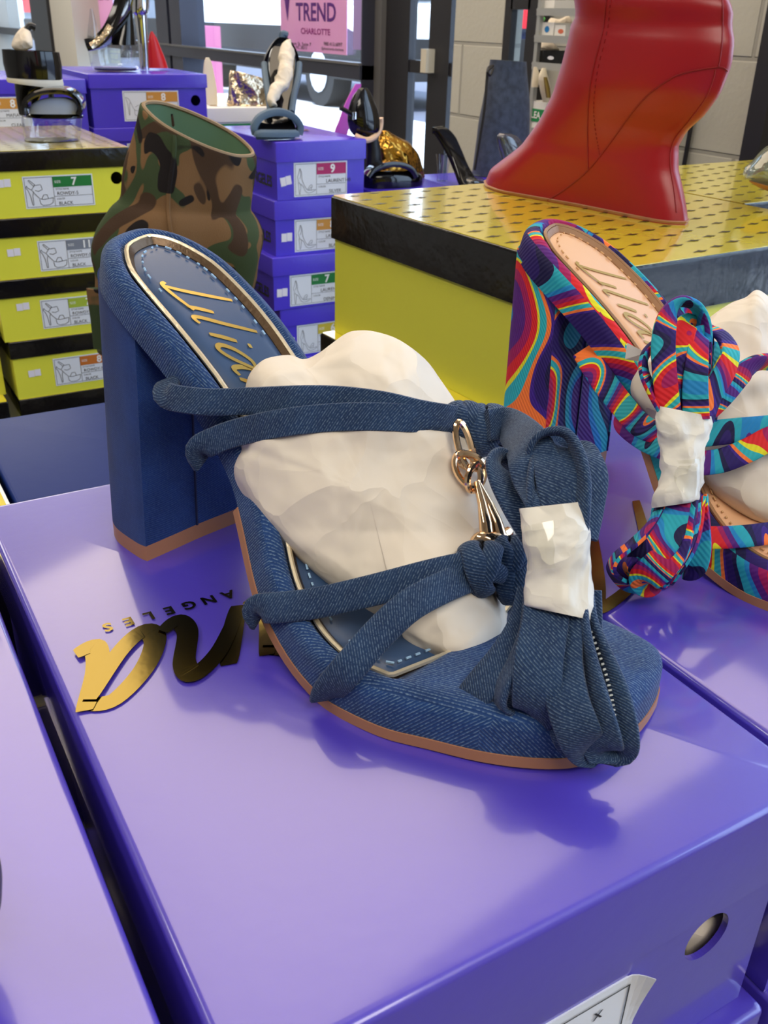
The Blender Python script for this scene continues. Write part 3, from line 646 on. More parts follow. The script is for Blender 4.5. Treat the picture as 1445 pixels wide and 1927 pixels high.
def size_label(parent, x0, x1, z0, z1, y, size, band, style, colour, draw, ink='ink'):
    fr = frame((x0, y, z0), (1, 0, 0), (0, 0, 1), Vector((0, -1, 0))); w, h = x1-x0, z1-z0
    g = G(); g.box(x0, x1, y-.0005, y, z0, z1); lb = g.make('size_label', M['label'], parent, smooth=False)
    m = .04*h; xs = w*.42
    g = G(); g.rect(xs, w-m, h*.63, h-m, fr, .0009); g.make('size_band', M['band_'+band], lb, smooth=False)
    g = G(); t = .012*h
    for a, b, c, d in ((m, w-m, m, m+t), (m, w-m, h-m-t, h-m), (m, m+t, m, h-m), (w-m-t, w-m, m, h-m), (xs-t, xs, m, h-m), (xs, w-m, h*.34, h*.34+t)): g.rect(a, b, c, d, fr, .0008)
    for st in DRAW[draw]:
        p = [tuple(st[i][k]+(st[min(i+1, len(st)-1)][k]-st[i][k])*f/3 for k in (0, 1)) for i in range(len(st)) for f in range(3)][:len(st)*3-2] if draw == 'platform' else catmull(st, len(st)*4); g.stroke([(m+q[0]*(xs-m), h*.06+q[1]*h*.84) for q in p], .016*h if ink == 'ink' else .012*h, fr, lift=.0008)
    g.make('shoe_drawing', M[ink], lb, smooth=False)
    g = G(); g.text(size, h*.34, xs+(w-xs)*.52, h*.68, fr, .0012, 'CENTER', bold=.03); g.text('SIZE', h*.11, xs+.02*w, h*.76, fr, .0012); g.make('size_number', M['white_ink'], lb, smooth=False)
    g = G(); g.text('STYLE NAME', h*.075, xs+.03*w, h*.54, fr, .0009); g.text(style, h*.15, xs+.04*w if ink == 'ink' else xs+(w-xs)*.3, h*.38, fr, .0009)
    g.text('COLOR', h*.075, xs+.03*w, h*.24, fr, .0009); g.text(colour, h*.15, xs+.05*w if ink == 'ink' else xs+(w-xs)*.4, h*.07, fr, .0009); g.make('label_text', M['ink'], lb, smooth=False)
    return lb
def sticker(parent, x, z, y, w=.013, h=.0075, a=0.0):
    g = G()
    for s_ in (-1, 1):
        ca, sa = math.cos(a), math.sin(a)
        fr = frame((x, y, z), (ca, 0, sa), (-sa, 0, ca), Vector((0, -1, 0)))
        g.rect(s_*w*.26-w*.25, s_*w*.26+w*.25, -h/2+s_*h*.03, h/2+s_*h*.03, fr, .0006)
    g.make('price_sticker', M['sticker'], parent, smooth=False)
def wings(g, x0, x1, y0, y1, z, sx=.0165, sy=.0115, w=.013, skew=0.0):
    """the small winged print of the lids"""
    sh = [(-.5, .02), (-.2, .16), (-.06, .12), (-.08, .3), (.1, .34), (.16, .14), (.5, .08), (.28, -.02), (.18, -.18), (.02, -.1), (-.06, -.24), (-.14, -.06)]
    i = 0; x = x0+.012
    while x < x1-.009:
        y = y0+.006+(i*.0055) % .02
        while y < y1-.005:
            g.add([(x+a*w, y+b*w*.55, z) for a, b in sh], [(0, 1, 11), (1, 2, 11), (2, 3, 4, 5), (11, 2, 5, 9), (5, 6, 7), (5, 7, 8, 9), (9, 10, 11)]); y += .02
        x += .0235; i += 1
def shoe_box(label, x0, x1, y0, y1, zt, h, lid=.034, body='purple', side='purple', top=None, hole=None, group='shoe boxes', rot=0.0, over=.003, edge=True, name='shoe_box'):
    zb = zt-h; c = Vector(((x0+x1)/2, (y0+y1)/2, zb))
    t = thing(name, label, 'shoe box', c, group)
    # body: four walls and a floor, with a finger hole through the front wall
    a0, a1, b0, b1 = x0+over, x1-over, y0+over, y1-over; th = .002; z1 = zt-.006
    g = G(); g.box(a0, a1, b1-th, b1, zb, z1); g.box(a0, a0+th, b0+th, b1-th, zb, z1); g.box(a1-th, a1, b0+th, b1-th, zb, z1); g.box(a0+th, a1-th, b0+th, b1-th, zb, zb+th)
    if hole:
        hx, hz, hr = hole; ang = sorted([2*PI*k/36 for k in range(36)]+[math.atan2(zz-hz, xx-hx) % (2*PI) for xx in (a0, a1) for zz in (zb, z1)])
        inn = [(hx+hr*math.cos(q), hz+hr*math.sin(q)) for q in ang]; out = []
        for q in ang:
            cx, cz = math.cos(q), math.sin(q); k = 1e9
            if abs(cx) > 1e-9: k = min(k, ((a1 if cx > 0 else a0)-hx)/cx)
            if abs(cz) > 1e-9: k = min(k, ((z1 if cz > 0 else zb)-hz)/cz)
            out.append((hx+k*cx, hz+k*cz))
        n = len(ang); vs = [(x, b0, z) for x, z in out]+[(x, b0, z) for x, z in inn]+[(x, b0+th, z) for x, z in inn]+[(x, b0+th, z) for x, z in out]
        g.add(vs, [(k*n+i, k*n+(i+1) % n, (k+1) % 4*n+(i+1) % n, (k+1) % 4*n+i) for k in range(4) for i in range(n)])
    else: g.box(a0, a1, b0, b0+th, zb, z1)
    bd = g.make('body', M[body], t, smooth=False)
    # lid: a shallow tray upside down with rounded edges
    r = .0022; q = .0016; zl = zt-lid
    L = [rrect(x0+q, x1-q, y0+q, y1-q, zt-q, .001), rrect(x0+q, x1-q, y0+q, y1-q, zl, .001), rrect(x0, x1, y0, y1, zl, .0022)]
    for k in range(5):
        a = PI/2*k/4; d = r*(1-math.cos(a)); L.append(rrect(x0+d, x1-d, y0+d, y1-d, zt-r+r*math.sin(a), .0022))
    g = G(); g.loft(L); ld = g.make('lid', M[side], t, angle=60)
    if top:
        g = G(); g.loft([rrect(x0+.0015, x1-.0015, y0+.0015, y1-.0015, zt-.0004, .002), rrect(x0+.0015, x1-.0015, y0+.0015, y1-.0015, zt+.0004, .002)]); lt = g.make('lid_top', M[top], ld, smooth=False)
    if rot: t.rotation_euler.z = rot
    return t, bd, ld
PB = .0955
# --- row of purple boxes in the foreground: under the blue sandal (A), to its right (B), to its left (C)
AX0, AX1, AY0, AY1 = .034, .2106, .107, .386
for nm, x0, x1, y0, y1, lab in (('A', AX0, AX1, AY0, AY1, 'the blue denim sandal'), ('B', .2135, .390, .104, .384, 'the multicoloured sandal'), ('C', -.150, .0265, .100, .380, 'the dark shoe at the left edge')):
    for k in range(3):
        d = (0, .0025, -.002)[k]; e = (0, -.004, -.002)[k]
        hl = (x1-.0295, -.0495, .0088) if k == 0 else None
        desc = ('purple shoe box with the lid that carries '+lab) if k == 0 else '%s purple shoe box below the lid that carries %s' % (('second', 'third')[k-1], lab)
        t, bd, ld = shoe_box(desc, x0+d, x1+d, y0+e, y1+e, -k*PB, PB-.0003, hole=hl, group='purple boxes in the foreground')
        if k: continue
        if nm == 'A':
            g = G(); yb = y0+.003
            fr = frame((.060, yb, -.089), (1, 0, 0), (0, 0, 1), Vector((0, -1, 0))); w, h = .094, .0435
            g.box(.060, .060+w-.005, yb-.0005, yb, -.089, -.089+h)
            cl = lambda i, j: .0004+.0030*(i/4)**2*max(0, j/6-.35)**1.5*3
            P = [[fr(w-.0052+i*.0015-(.0016 if j == 0 and i == 4 else 0), h*j/6+(.0006*(i/4) if j == 6 else 0), cl(i, j)) for i in range(5)] for j in range(7)]
            P2 = [[fr(w-.0052+i*.0015-(.0016 if j == 0 and i == 4 else 0), h*j/6+(.0006*(i/4) if j == 6 else 0), cl(i, j)-.0003) for i in range(5)] for j in range(7)]
            g.loft([a_+b_[::-1] for a_, b_ in zip(P, P2)])
            lb = tag(g.make('size_label', M['label'], bd, smooth=False), 'white size label with a curling corner')
            g = G()
            for a, b, c, d_ in ((.004, w-.004, h-.0035, h-.003), (w-.0045, w-.004, .003, h-.003), (.004, w-.004, .003, .0035), (.004, .0045, .003, h-.003), (.036, .0365, .003, h-.003)): g.rect(a, b, c, d_, fr, .0009)
            g.text('STYLE NAME', .0042, .0705, h-.011, fr, .0009, width=.0135, align='RIGHT', bold=.015); g.text('X', .0045, .0775, h-.0105, fr, .0009, bold=.02)
            g.make('label_text', M['ink'], lb, smooth=False)
            q = G(); blob(q, [(1290, 1765), (1330, 1728), (1375, 1720), (1400, 1760), (1380, 1810), (1330, 1835), (1290, 1825)], lambda x, y: depth(ony(x, y, .1165)), .0052, .006, .001, 60, 40, 10)
            tag(q.make('tissue_paper', M['paper']), 'white tissue paper seen through the finger hole of the nearest purple box', 'tissue paper')
            # gold script and line below it, upside down for the viewer
            fr = frame((.190, .2655, .0002), (-1, 0, 0), (-.30, -1, 0), Vector((0, 0, 1)))
            g = G(); script_word(g, fr, .066, .0078); tag(g.make('gold_lettering', M['gold_foil'], ld, smooth=False), 'gold foil script lettering')
            g = G(); f2 = frame((0, .2765, .0002), (-1, 0, 0), (0, -1, 0), Vector((0, 0, 1)))
            for ch, u in zip('LOSANGELES', (-.152, -.1445, -.137, -.1225, -.115, -.1077, -.1005, -.0932, -.086, -.0787)):
                g.text(ch, .0068, -u-.0215 if False else -(-u-.0225), 0, f2, .0003, 'CENTER', bold=.03)
            tag(g.make('gold_small_lettering', M['gold_foil'], ld, smooth=False), 'gold foil capitals')
        if nm == 'B':
            fr = frame((.2150, .2055, .0002), (1, 0, 0), (.55, 1, 0), Vector((0, 0, 1)))
            g = G(); script_word(g, fr, .058, .0062); tag(g.make('gold_lettering', M['gold_foil'], ld, smooth=False), 'gold foil script lettering')
        if nm == 'C':
            fr = frame((.008, .262, .0002), (-1, 0, 0), (-.30, -1, 0), Vector((0, 0, 1)))
# --- dark blue box and the yellow one behind the purple row
for k in range(2):
    shoe_box(('dark blue shoe box' if k == 0 else 'lower dark blue shoe box')+' behind the box with the denim sandal', .0655, .345, .392, .668, -.07-k*.1083, .108, body='blue_card', side='blue_card', group='dark blue boxes')
    t, bd, ld = shoe_box(('yellow shoe box' if k == 0 else 'lower yellow shoe box')+' at the left edge beside the dark blue one', -.23, .0625, .475, .795, -.0715-k*.1075, .1073, .098, body='yellow', side='black_card', top='yellow_top', group='yellow boxes beside the blue box')
    if k == 0:
        g = G(); g.box(.0605, .0625, .476, .794, -.0713, -.0708); g.make('worn_edge', M['white_edge'], ld, smooth=False)
# --- the two big yellow boxes with black lid sides, a red boot and a clear shoe on them
EZ, EH = .058, .1145
ER = math.radians(3.4)
def big_yellow(label, x0, x1, y0, y1, zt, grp='big yellow boxes on the right', rot=ER, wing=False):
    t, bd, ld = shoe_box(label, x0, x1, y0, y1, zt, EH, .034, 'yellow', 'black_card', 'yellow_top', group=grp)
    if wing:
        g = G(); wings(g, x0+.002, x1-.002, y0+.002, y1-.002, zt+.0007, w=.0165); g.make('printed_pattern', M['black_print'], ld.children[0], smooth=False)
    t.rotation_euler.z = rot
    return t, bd, ld
EC = Vector((.5265, .575))
t, bd, ld = big_yellow('yellow shoe box with black lid sides under the red wedge boot', EC.x-.148, EC.x+.148, EC.y-.151, EC.y+.151, EZ, wing=True)
g = G(); g.box(EC.x-.148+.0022, EC.x-.148+.003, EC.y-.137, EC.y-.132, EZ-.115, EZ-.060); g.make('side_print', mat('olive_print', S(120, 110, 30), 0.5), bd, smooth=False)
big_yellow('second yellow shoe box under the one with the red boot', EC.x-.158, EC.x+.140, EC.y-.150, EC.y+.152, EZ-EH-.0006)
big_yellow('third yellow shoe box under the one with the red boot', EC.x-.150, EC.x+.146, EC.y-.151, EC.y+.151, EZ-2*(EH+.0001)-.0006)
FC = EC+Vector((.3005, -.02))
for k in range(3):
    big_yellow(('yellow shoe box under the clear wrapped shoe at the right edge', 'second yellow shoe box below the clear wrapped shoe', 'third yellow shoe box below the clear wrapped shoe')[k], FC.x-.148, FC.x+.148, FC.y-.151+.165, FC.y+.151+.06, EZ-.0015-k*(EH+.0001), wing=(k == 0))
# --- stack of yellow boxes at the left
YW = 1.45
ZY = [.0135]+[ony(x, y, YW).z for x, y in ((14, 412), (18, 528), (20, 646), (24, 757))]
ZY += [ZY[4]-.087]
LY = [ony(x, y, YW).x for x, y in ((42, 335), (71, 460), (77, 575), (102, 690))]; LY += [LY[3]+.002, LY[3]-.004]
STK = [(7, 345), (26, 475), (43, 577), (65, 702)]
spec = [('7', 'green', 'topmost', 'dark green'), ('11', 'grey', 'second', 'grey'), ('7', 'lime', 'third', 'lime'), ('8', 'orange', 'fourth', 'orange'), ('9', 'magenta', 'fifth', ''), ('6', 'green', 'lowest', '')]
for k, (sz, bandc, word, cw) in enumerate(spec):
    zt = ZY[k]; h = (ZY[k]-ZY[k+1] if k < 5 else zt-TR)-.0004; x0 = LY[k]-.061; x1 = x0+.2165
    t, bd, ld = shoe_box('%s yellow shoe box of the left stack%s' % (word, ', %s band on its label' % cw if cw else ', sunk behind the dark blue lid'), x0, x1, YW+.001*k, YW+.32+.001*k, zt, h, .0265, 'yellow', 'black_card', 'yellow_top',
                         hole=(x1-.022, zt-.0425, .0088) if k < 4 else None, group='yellow boxes of the left stack')
    if k == 0:
        g = G(); wings(g, x0, x1, YW, YW+.32, zt+.0007, w=.0165); g.make('printed_pattern', M['black_print'], ld.children[0], smooth=False)
    yf = YW+.001*k+.003
    if k < 4:
        size_label(bd, LY[k], LY[k]+.098, zt-.0785, zt-.0345, yf, sz, bandc, 'ROWDY-5', 'BLACK', 'platform')
        p = ony(STK[k][0], STK[k][1], yf); sticker(bd, p.x, p.z, yf, .018, .0105)
for k, (x1, y, zt) in enumerate([(ony(17, 765, 1.44).x, 1.44, ony(8, 757, 1.44).z), (ony(9, 700, 1.47).x, 1.47, ony(8, 757, 1.44).z+.1037)]):
    shoe_box(('yellow shoe box with a black lid at the foot of the left edge' if k == 0 else 'yellow shoe box above it, mostly cut off by the left edge'), x1-.29, x1, y, y+.32, zt, .1035, .0275, 'yellow', 'black_card', 'yellow_top', group='yellow boxes cut by the left edge')
# --- stack of purple boxes in the middle
PW = 1.605; PP = (.502-.0055)/5
spec = [(.720, .903, '9', 'magenta', 'topmost'), (.716, .899, '8', 'ochre', 'second'), (.706, .889, '7', 'green', 'third'), (.722, .905, '6', 'yellowband', 'fourth'), (.715, .9, '8', 'orange', 'lowest')]
for k, (x0, x1, sz, bandc, word) in enumerate(spec):
    zt = -.0055-k*PP; yk = PW+(0, .003, -.004, .002, 0)[k]
    t, bd, ld = shoe_box('%s purple shoe box in the middle stack behind the camouflage boot' % word, x0, x1, yk, yk+.28, zt, PP-.0004, .034, 'purple_far', 'purple_far', group='purple boxes of the middle stack')
    l0 = x0+(.036, .041, .036, .036, .036)[k]
    size_label(bd, l0, l0+.108, zt-.0985+.004, zt-.036, yk+.003, sz, bandc, 'LAURENT143', ('SILVER', 'BLACK', 'DENIM', 'BLACK', 'NUDE')[k], 'pump', 'ink_grey')
    sticker(bd, l0-.016, zt-.066, yk+.003, .021, .015, (.15, -.02, -.03, 0, 0)[k])
    fr = frame((x0+.003, yk+.175, zt-.078), (0, -1, 0), (0, 0, 1), Vector((-1, 0, 0)))
    g = G(); g.text('LOS ANGELES', .026, 0, 0, fr, .0006, width=.150, bold=.03); g.make('side_lettering', M['ink'], bd, smooth=False)
    if k == 0:
        fr = frame((x0+.03, yk+.15, zt+.0003), (1, 0, 0), (.3, 1, 0), Vector((0, 0, 1))); g = G(); script_word(g, fr, .05, .008); g.make('gold_lettering', M['gold_foil'], ld, smooth=False)
# --- purple boxes at the back left
MW = 2.05
for c, (x0, x1, word) in enumerate(((.268, .516, 'left'), (.521, .768, 'right'))):
    for r in range(2):
        zt = (.070, .079)[c]-r*.0995
        t, bd, ld = shoe_box('%s purple shoe box at the back, %s' % (('upper', 'lower')[r]+' '+word, 'in line with the yellow stack' if c == 0 else 'behind the top of the camouflage boot'), x0, x1, MW+c*.0, MW+.30, zt, .099, .026, 'purple_far', 'purple_far',
                             hole=(x1-.027, zt-.0505, .0105), group='purple boxes at the back')
        l0 = x0+.066 if c else x0+.02
        size_label(bd, l0, l0+.117, zt-.088, zt-.031, MW+.003, '8', 'ochre', 'MAFIA-4', 'CLEAR', 'mafia', 'ink_grey')
def plinth(label, x0, x1, y0, y1, z0, z1):
    g = G(); g.box(x0, x1, y0, y1, z0, z1); return tag(g.make('display_plinth', M['cloth'], smooth=False), label, 'plinth', 'plinths on the far table')
plinth('dark plinth under the purple boxes at the back', .27, .767, MW+.01, MW+.29, TR, .070-2*.0995-.001)
plinth('dark plinth under the camouflage boot', .262, .345, .87, 1.05, TR, -.152)
# --- purple boxes behind the big yellow ones, carrying the row of shoes by the window
SZ = -.100
for c in range(3):
    x0 = .925+c*.184
    shoe_box('%s purple shoe box in the row behind the big yellow box' % ('leftmost', 'middle', 'rightmost')[c], x0, x0+.18, 1.50, 1.78, SZ-(0, .001, .0)[c], .1, .034, 'purple_far', 'purple_far', group='purple boxes by the window')
plinth('dark plinth under the row of purple boxes by the window', .93, 1.47, 1.51, 1.77, TR, SZ-.1025)

# ---------------------------------------------------------------- sandals
OUT = [(.003, .003), (.008, -.012), (.020, -.021), (.034, -.023), (.054, -.0220), (.072, -.0205), (.09, -.0220), (.101, -.0265), (.1115, -.032), (.12, -.0363), (.1284, -.0395), (.142, -.0431), (.158, -.0463), (.17, -.0467),
       (.185, -.0445), (.197, -.0395), (.212, -.033), (.224, -.0254), (.2325, -.017), (.2375, -.006), (.2387, .005), (.2378, .017), (.2345, .0285), (.227, .0335), (.2078, .0345), (.19, .0335), (.17, .0315), (.15, .029),
       (.13, .027), (.11, .0265), (.09, .0275), (.073, .030), (.055, .0305), (.04, .0295), (.025, .027), (.012, .020), (.005, .012)]
ZS = [.0, .02, .05, .075, .10, .12, .14, .16, .18, .24]; ZZ = [.102, .095, .0775, .058, .035, .018, .007, .003, .003, .004]
_zc = catmull(list(zip(ZS, ZZ)), 200)
def zbot(s): return interp(s, [q[0] for q in _zc], [q[1] for q in _zc])
def znorm(s):
    d = (zbot(s+.003)-zbot(s-.003))/.006; k = math.sqrt(1+d*d); return (-d/k, 1/k)
class Sandal:
    def __init__(s, theta, x, y, sc, z0=0.0):
        s.A = Vector((math.sin(theta), -math.cos(theta), 0)); s.B = Vector((math.cos(theta), math.sin(theta), 0)); s.o = Vector((x, y, z0)); s.k = sc
    def p(s, a, b, h=0.0):                      # h above the underside, square to the sole
        nx, nz = znorm(a); return s.o+(s.A*(a+nx*h)+s.B*b+Vector((0, 0, zbot(a)+nz*h)))*s.k
    def g(s, a, b, z): return s.o+(s.A*a+s.B*b+Vector((0, 0, z)))*s.k
def inset(poly, d):
    n = len(poly); out = []
    for i in range(n):
        a, b = poly[i-1], poly[(i+1) % n]; t = Vector((b[0]-a[0], b[1]-a[1])); t.normalize()
        out.append((poly[i][0]-t.y*d, poly[i][1]+t.x*d))
    return out
POLY = catmull(OUT, 220, True)
_ar = sum(POLY[i-1][0]*POLY[i][1]-POLY[i][0]*POLY[i-1][1] for i in range(len(POLY)))
SGN = 1 if _ar > 0 else -1
def sides(poly):
    n = len(poly); i0 = min(range(n), key=lambda i: poly[i][0]); i1 = max(range(n), key=lambda i: poly[i][0])
    a = [poly[(i0+k) % n] for k in range((i1-i0) % n+1)]; b = [poly[(i0-k) % n] for k in range((i0-i1) % n+1)]
    if sum(q[1] for q in a)/len(a) > sum(q[1] for q in b)/len(b): a, b = b, a
    f = lambda c: (lambda s_: interp(s_, [q[0] for q in c], [q[1] for q in c]))
    return f(a), f(b), poly[i0][0], poly[i1][0]
def pdist(q, P):
    k = min(range(len(P)), key=lambda i: (q-P[i]).length_squared); best = 1e9
    for a, b in ((P[k-1], P[k]), (P[k], P[(k+1) % len(P)])):
        e = b-a; L = e.length_squared; t = min(max((q-a).dot(e)/L, 0), 1) if L > 1e-14 else 0; best = min(best, (q-a-e*t).length)
    return best
def slab(g, S_, poly, hbot, htop, nS=64, nT=22):
    """closed sheet over an outline; htop(d, s) uses the distance to the outline"""
    l, r, s0, s1 = sides(poly); vt = []; vb = []
    P2 = [Vector(q) for q in poly]
    for i in range(nS+1):
        s_ = s0+(s1-s0)*(.5-.5*math.cos(PI*i/nS)); a, b = l(s_), r(s_)
        for j in range(nT+1):
            y = a+(b-a)*(.5-.5*math.cos(PI*j/nT)); q = Vector((s_, y))
            d = 0.0 if i in (0, nS) or j in (0, nT) else pdist(q, P2)
            vt.append(S_.p(s_, y, htop(d, s_, y))); vb.append(S_.p(s_, y, hbot))
    n = len(vt); w = nT+1; fs = []
    for i in range(nS):
        for j in range(nT):
            a = i*w+j; fs += [(a, a+1, a+w+1, a+w), (n+a, n+a+w, n+a+w+1, n+a+1)]
    for i in range(nS):
        for j in (0, nT):
            a = i*w+j; fs.append((a, a+w, n+a+w, n+a))
    for j in range(nT):
        for i in (0, nS):
            a = i*w+j; fs.append((a, a+1, n+a+1, n+a))
    g.add(vt+vb, fs)
TH = .0145
def sandal_base(t, S_, upper, heelm, insole, thread, strip, letter, tan, seam=True):
    R = .0058
    def top(d, s, y):
        h = TH-R+math.sqrt(max(R*R-(R-min(d, R))**2, 0))
        k = min(max((s-.183-.05*(y-.0)**1)/.005, 0), 1)
        if d > R: h -= .0046*(1-k)*min((d-R)/.0022, 1)
        return h
    g = G(); slab(g, S_, POLY, .0005, top, 90, 34); g.make('footbed', upper, t, angle=70, weld=True)
    g = G(); o2 = [(max(a, .098-.2*abs(b+.004)), b) for a, b in inset(POLY, -SGN*.0004)]; slab(g, S_, o2, -.0028, lambda d, s, y: .0008, 50, 8); g.make('outsole', tan, t, weld=True)
    # insole, set into the footbed
    ins = [(min(a, .187-.25*abs(b+.004)), b) for a, b in inset(POLY, SGN*.0096)]
    g = G(); slab(g, S_, ins, TH-.0072, lambda d, s, y: TH-.0034+.0014*min(d/.004, 1), 60, 20); io = g.make('insole', insole, t, angle=60, weld=True)
    ring = [(min(a, .1895-.25*abs(b+.004)), b) for a, b in inset(POLY, SGN*.0080)]
    g = G(); g.tube([S_.p(a, b, TH-.0010) for a, b in ring[::2]], .0009, 6, closed=True); g.make('piping', strip, t)
    ring2 = [(min(a, .1885-.25*abs(b+.004)), b) for a, b in inset(POLY, SGN*.0089)]
    rings = [[S_.p(a, b, TH-.0075) for a, b in ring2], [S_.p(a, b, TH-.0008) for a, b in ring2], [S_.p(a, b, TH-.0026) for a, b in inset(ring2, SGN*.0018)], [S_.p(a, b, TH-.0075) for a, b in inset(ring2, SGN*.0022)]]
    g = G(); g.loft(rings, False, False); g.make('inner_rand', M['rand'], t)
    # stitching dashes
    st = [(min(a, .1845-.25*abs(b+.004)), b) for a, b in catmull(inset(POLY, SGN*.0132), 420, True)]
    g = G(); acc = 0; cur = []
    for i in range(len(st)):
        a, b = st[i], st[(i+1) % len(st)]; L = math.hypot(a[0]-b[0], a[1]-b[1]); acc += L; ph = acc % .0034
        if ph < .0022: cur.append(a)
        elif cur:
            if len(cur) > 1 and math.hypot(cur[0][0]-cur[-1][0], cur[0][1]-cur[-1][1]) < .004: g.tube([S_.p(q[0], q[1], TH-.0013) for q in (cur[0], cur[-1])], .0004, 5)
            cur = []
    g.make('stitching', thread, io)
    # foil lettering on the insole
    o = S_; g = G()
    def fr(x, y, l=0.0): return o.p(.033+x, -.0062+y+x*.05, TH-.0019+l)
    script_word(g, lambda x, y, l=0.0: fr(x+.22*y, y*.98, l*.5), .0212, .0016, squeeze=1.25)
    g.make('lettering', letter, io)
    # block heel
    base = [(.0525, .018), (.047, .0195), (.032, .020), (.022, .0165), (.0165, .005), (.0155, -.008), (.0175, -.021), (.0225, -.0285), (.032, -.033), (.047, -.0342), (.0525, -.0336), (.0522, -.0200), (.0518, -.0078), (.0522, .006)]
    topr = [(.0435, .0265), (.036, .0285), (.024, .0255), (.013, .020), (.006, .012), (.004, .003), (.0065, -.009), (.012, -.0165), (.021, -.0205), (.032, -.0220), (.0405, -.0215), (.0422, -.0125), (.0428, .002), (.043, .015)]
    N = 112
    def cr(c):
        return catmull(c[10:]+c[:1], 24)[:-1]+catmull(c[:11], N-23, False)[:-1]
    bs, tp = cr(base), cr(topr)
    def lvl(f, z):
        return [S_.g(a[0]+(b[0]-a[0])*f, a[1]+(b[1]-a[1])*f, z) for a, b in zip(bs, tp)]
    def bow(f): return f+.10*math.sin(PI*f)
    rings = []
    for k in range(16):
        f = k/15; q = []
        for a, b in zip(bs, tp):
            ff = f**1.12; s_ = a[0]+(b[0]-a[0])*ff; zt = zbot(b[0])+.0022; q.append(S_.g(s_, a[1]+(b[1]-a[1])*ff, .0062+(zt-.0062)*f))
        rings.append(q)
    g = G(); g.loft(rings, True, True); hl = g.make('heel', heelm, t, angle=50)
    g = G(); g.loft([[S_.g(a[0]*1.0, a[1], z) for a in bs] for z in (.0, .0008, .0064)], True, True); g.make('heel_cap', tan, hl, angle=50)
    if seam:
        g = G(); j = 11; f2 = lambda k: rings[k][12]+S_.A*.0002*S_.k
        g.tube([rings[k][11]+S_.A*.0001 for k in range(16)], .0005, 5); g.make('heel_seam', M['seam_dark'], hl)
        g = G(); g.tube([rings[k][23] for k in range(16)], .0006, 5); g.make('heel_edge_stitching', thread if False else heelm, hl)
    return hl
M['rand'] = mat('bronze_rand', S(92, 72, 52), 0.35, 0.6, bump=(500, 0.3, 0.0006))
M['rand_tan'] = mat('wood_rand', S(150, 108, 70), 0.5, bump=(500, 0.3, 0.0006))
M['seam_dark'] = mat('dark_seam', S(16, 28, 66), 0.8)

M['thread_white'] = mat('white_thread', S(214, 222, 226), 0.7)
# ------------------------------------------------ blue denim sandal
BS = Sandal(.3047, .0981, .3715, 1.0)
blue = thing('sandal', 'blue denim block heel sandal with knotted straps and tissue stuffing, on the nearest purple box', 'sandal', (.14, .245, 0))
sandal_base(blue, BS, M['denim'], M['denim_heel_bounce'], M['navy_leather'], M['stitch_blue'], M['gold_strip'], M['gold_print'], M['tan_sole'])
def td(y): return interp(y, [600, 700, 850, 1000, 1150, 1265], [.338, .334, .333, .327, .314, .297])
pout = [(466, 712), (480, 690), (503, 674), (545, 668), (572, 676), (600, 664), (622, 648), (650, 628), (672, 622), (706, 624), (752, 640), (800, 676), (830, 716), (858, 757), (882, 795), (906, 845), (940, 902), (968, 960), (978, 1003),
        (962, 1058), (950, 1110), (956, 1160), (964, 1192), (946, 1216), (910, 1246), (880, 1262), (838, 1256), (792, 1236), (762, 1212), (754, 1190), (700, 1158), (640, 1120), (580, 1076), (522, 1022), (472, 968), (440, 908), (431, 862), (437, 838), (432, 812), (450, 786), (458, 748)]
g = G(); PB_, PC_ = blob(g, pout, lambda x, y: td(y), .030, .022, .0042, 22, 168, 84, (690, 920), flat=.75, ridge=1.3)
from mathutils.bvhtree import BVHTree
def bvh(g): return BVHTree.FromPolygons([tuple(v) for v in g.v], [tuple(f) for f in g.f])
PT_ = bvh(g)
stuff = g.make('tissue_paper', M['paper'], None, angle=75)
tag(stuff, 'crumpled white tissue paper stuffed under the straps of the denim sandal', 'tissue paper')
def front(x, y, lift=.0012):
    """distance of the near face of the paper lump at a pixel"""
    ang = math.atan2(y-PC_[1], x-PC_[0]); best = min(PB_, key=lambda q: abs(math.remainder(math.atan2(q[1]-PC_[1], q[0]-PC_[0])-ang, 2*PI)))
    R_ = math.hypot(best[0]-PC_[0], best[1]-PC_[1]); r = min(math.hypot(x-PC_[0], y-PC_[1])/R_, 1.0)
    hs = []
    for dx, dy in ((0, 0), (0, 15), (0, -15), (12, 8), (-12, -8)):
        loc = PT_.ray_cast(EYEP, ray(x+dx, y+dy).normalized())[0]
        if loc is not None: hs.append(depth(loc))
    return (min(hs) if hs else td(y)-.030*math.sqrt(max(1-r*r, 0))**.75-.0022)-lift
def fstrap(name, pts, half=.0046, parent=blue, m='denim_strap', steps=46, thick=.0022, label=None):
    g = G(); pstrap(g, [(q[0], q[1], (q[2] if len(q) > 2 and q[2] else front(q[0], q[1])))+tuple(q[3:]) for q in pts], half, thick, 0, steps)
    o = g.make(name, M[m], parent, angle=60)
    if label: tag(o, label)
    return o
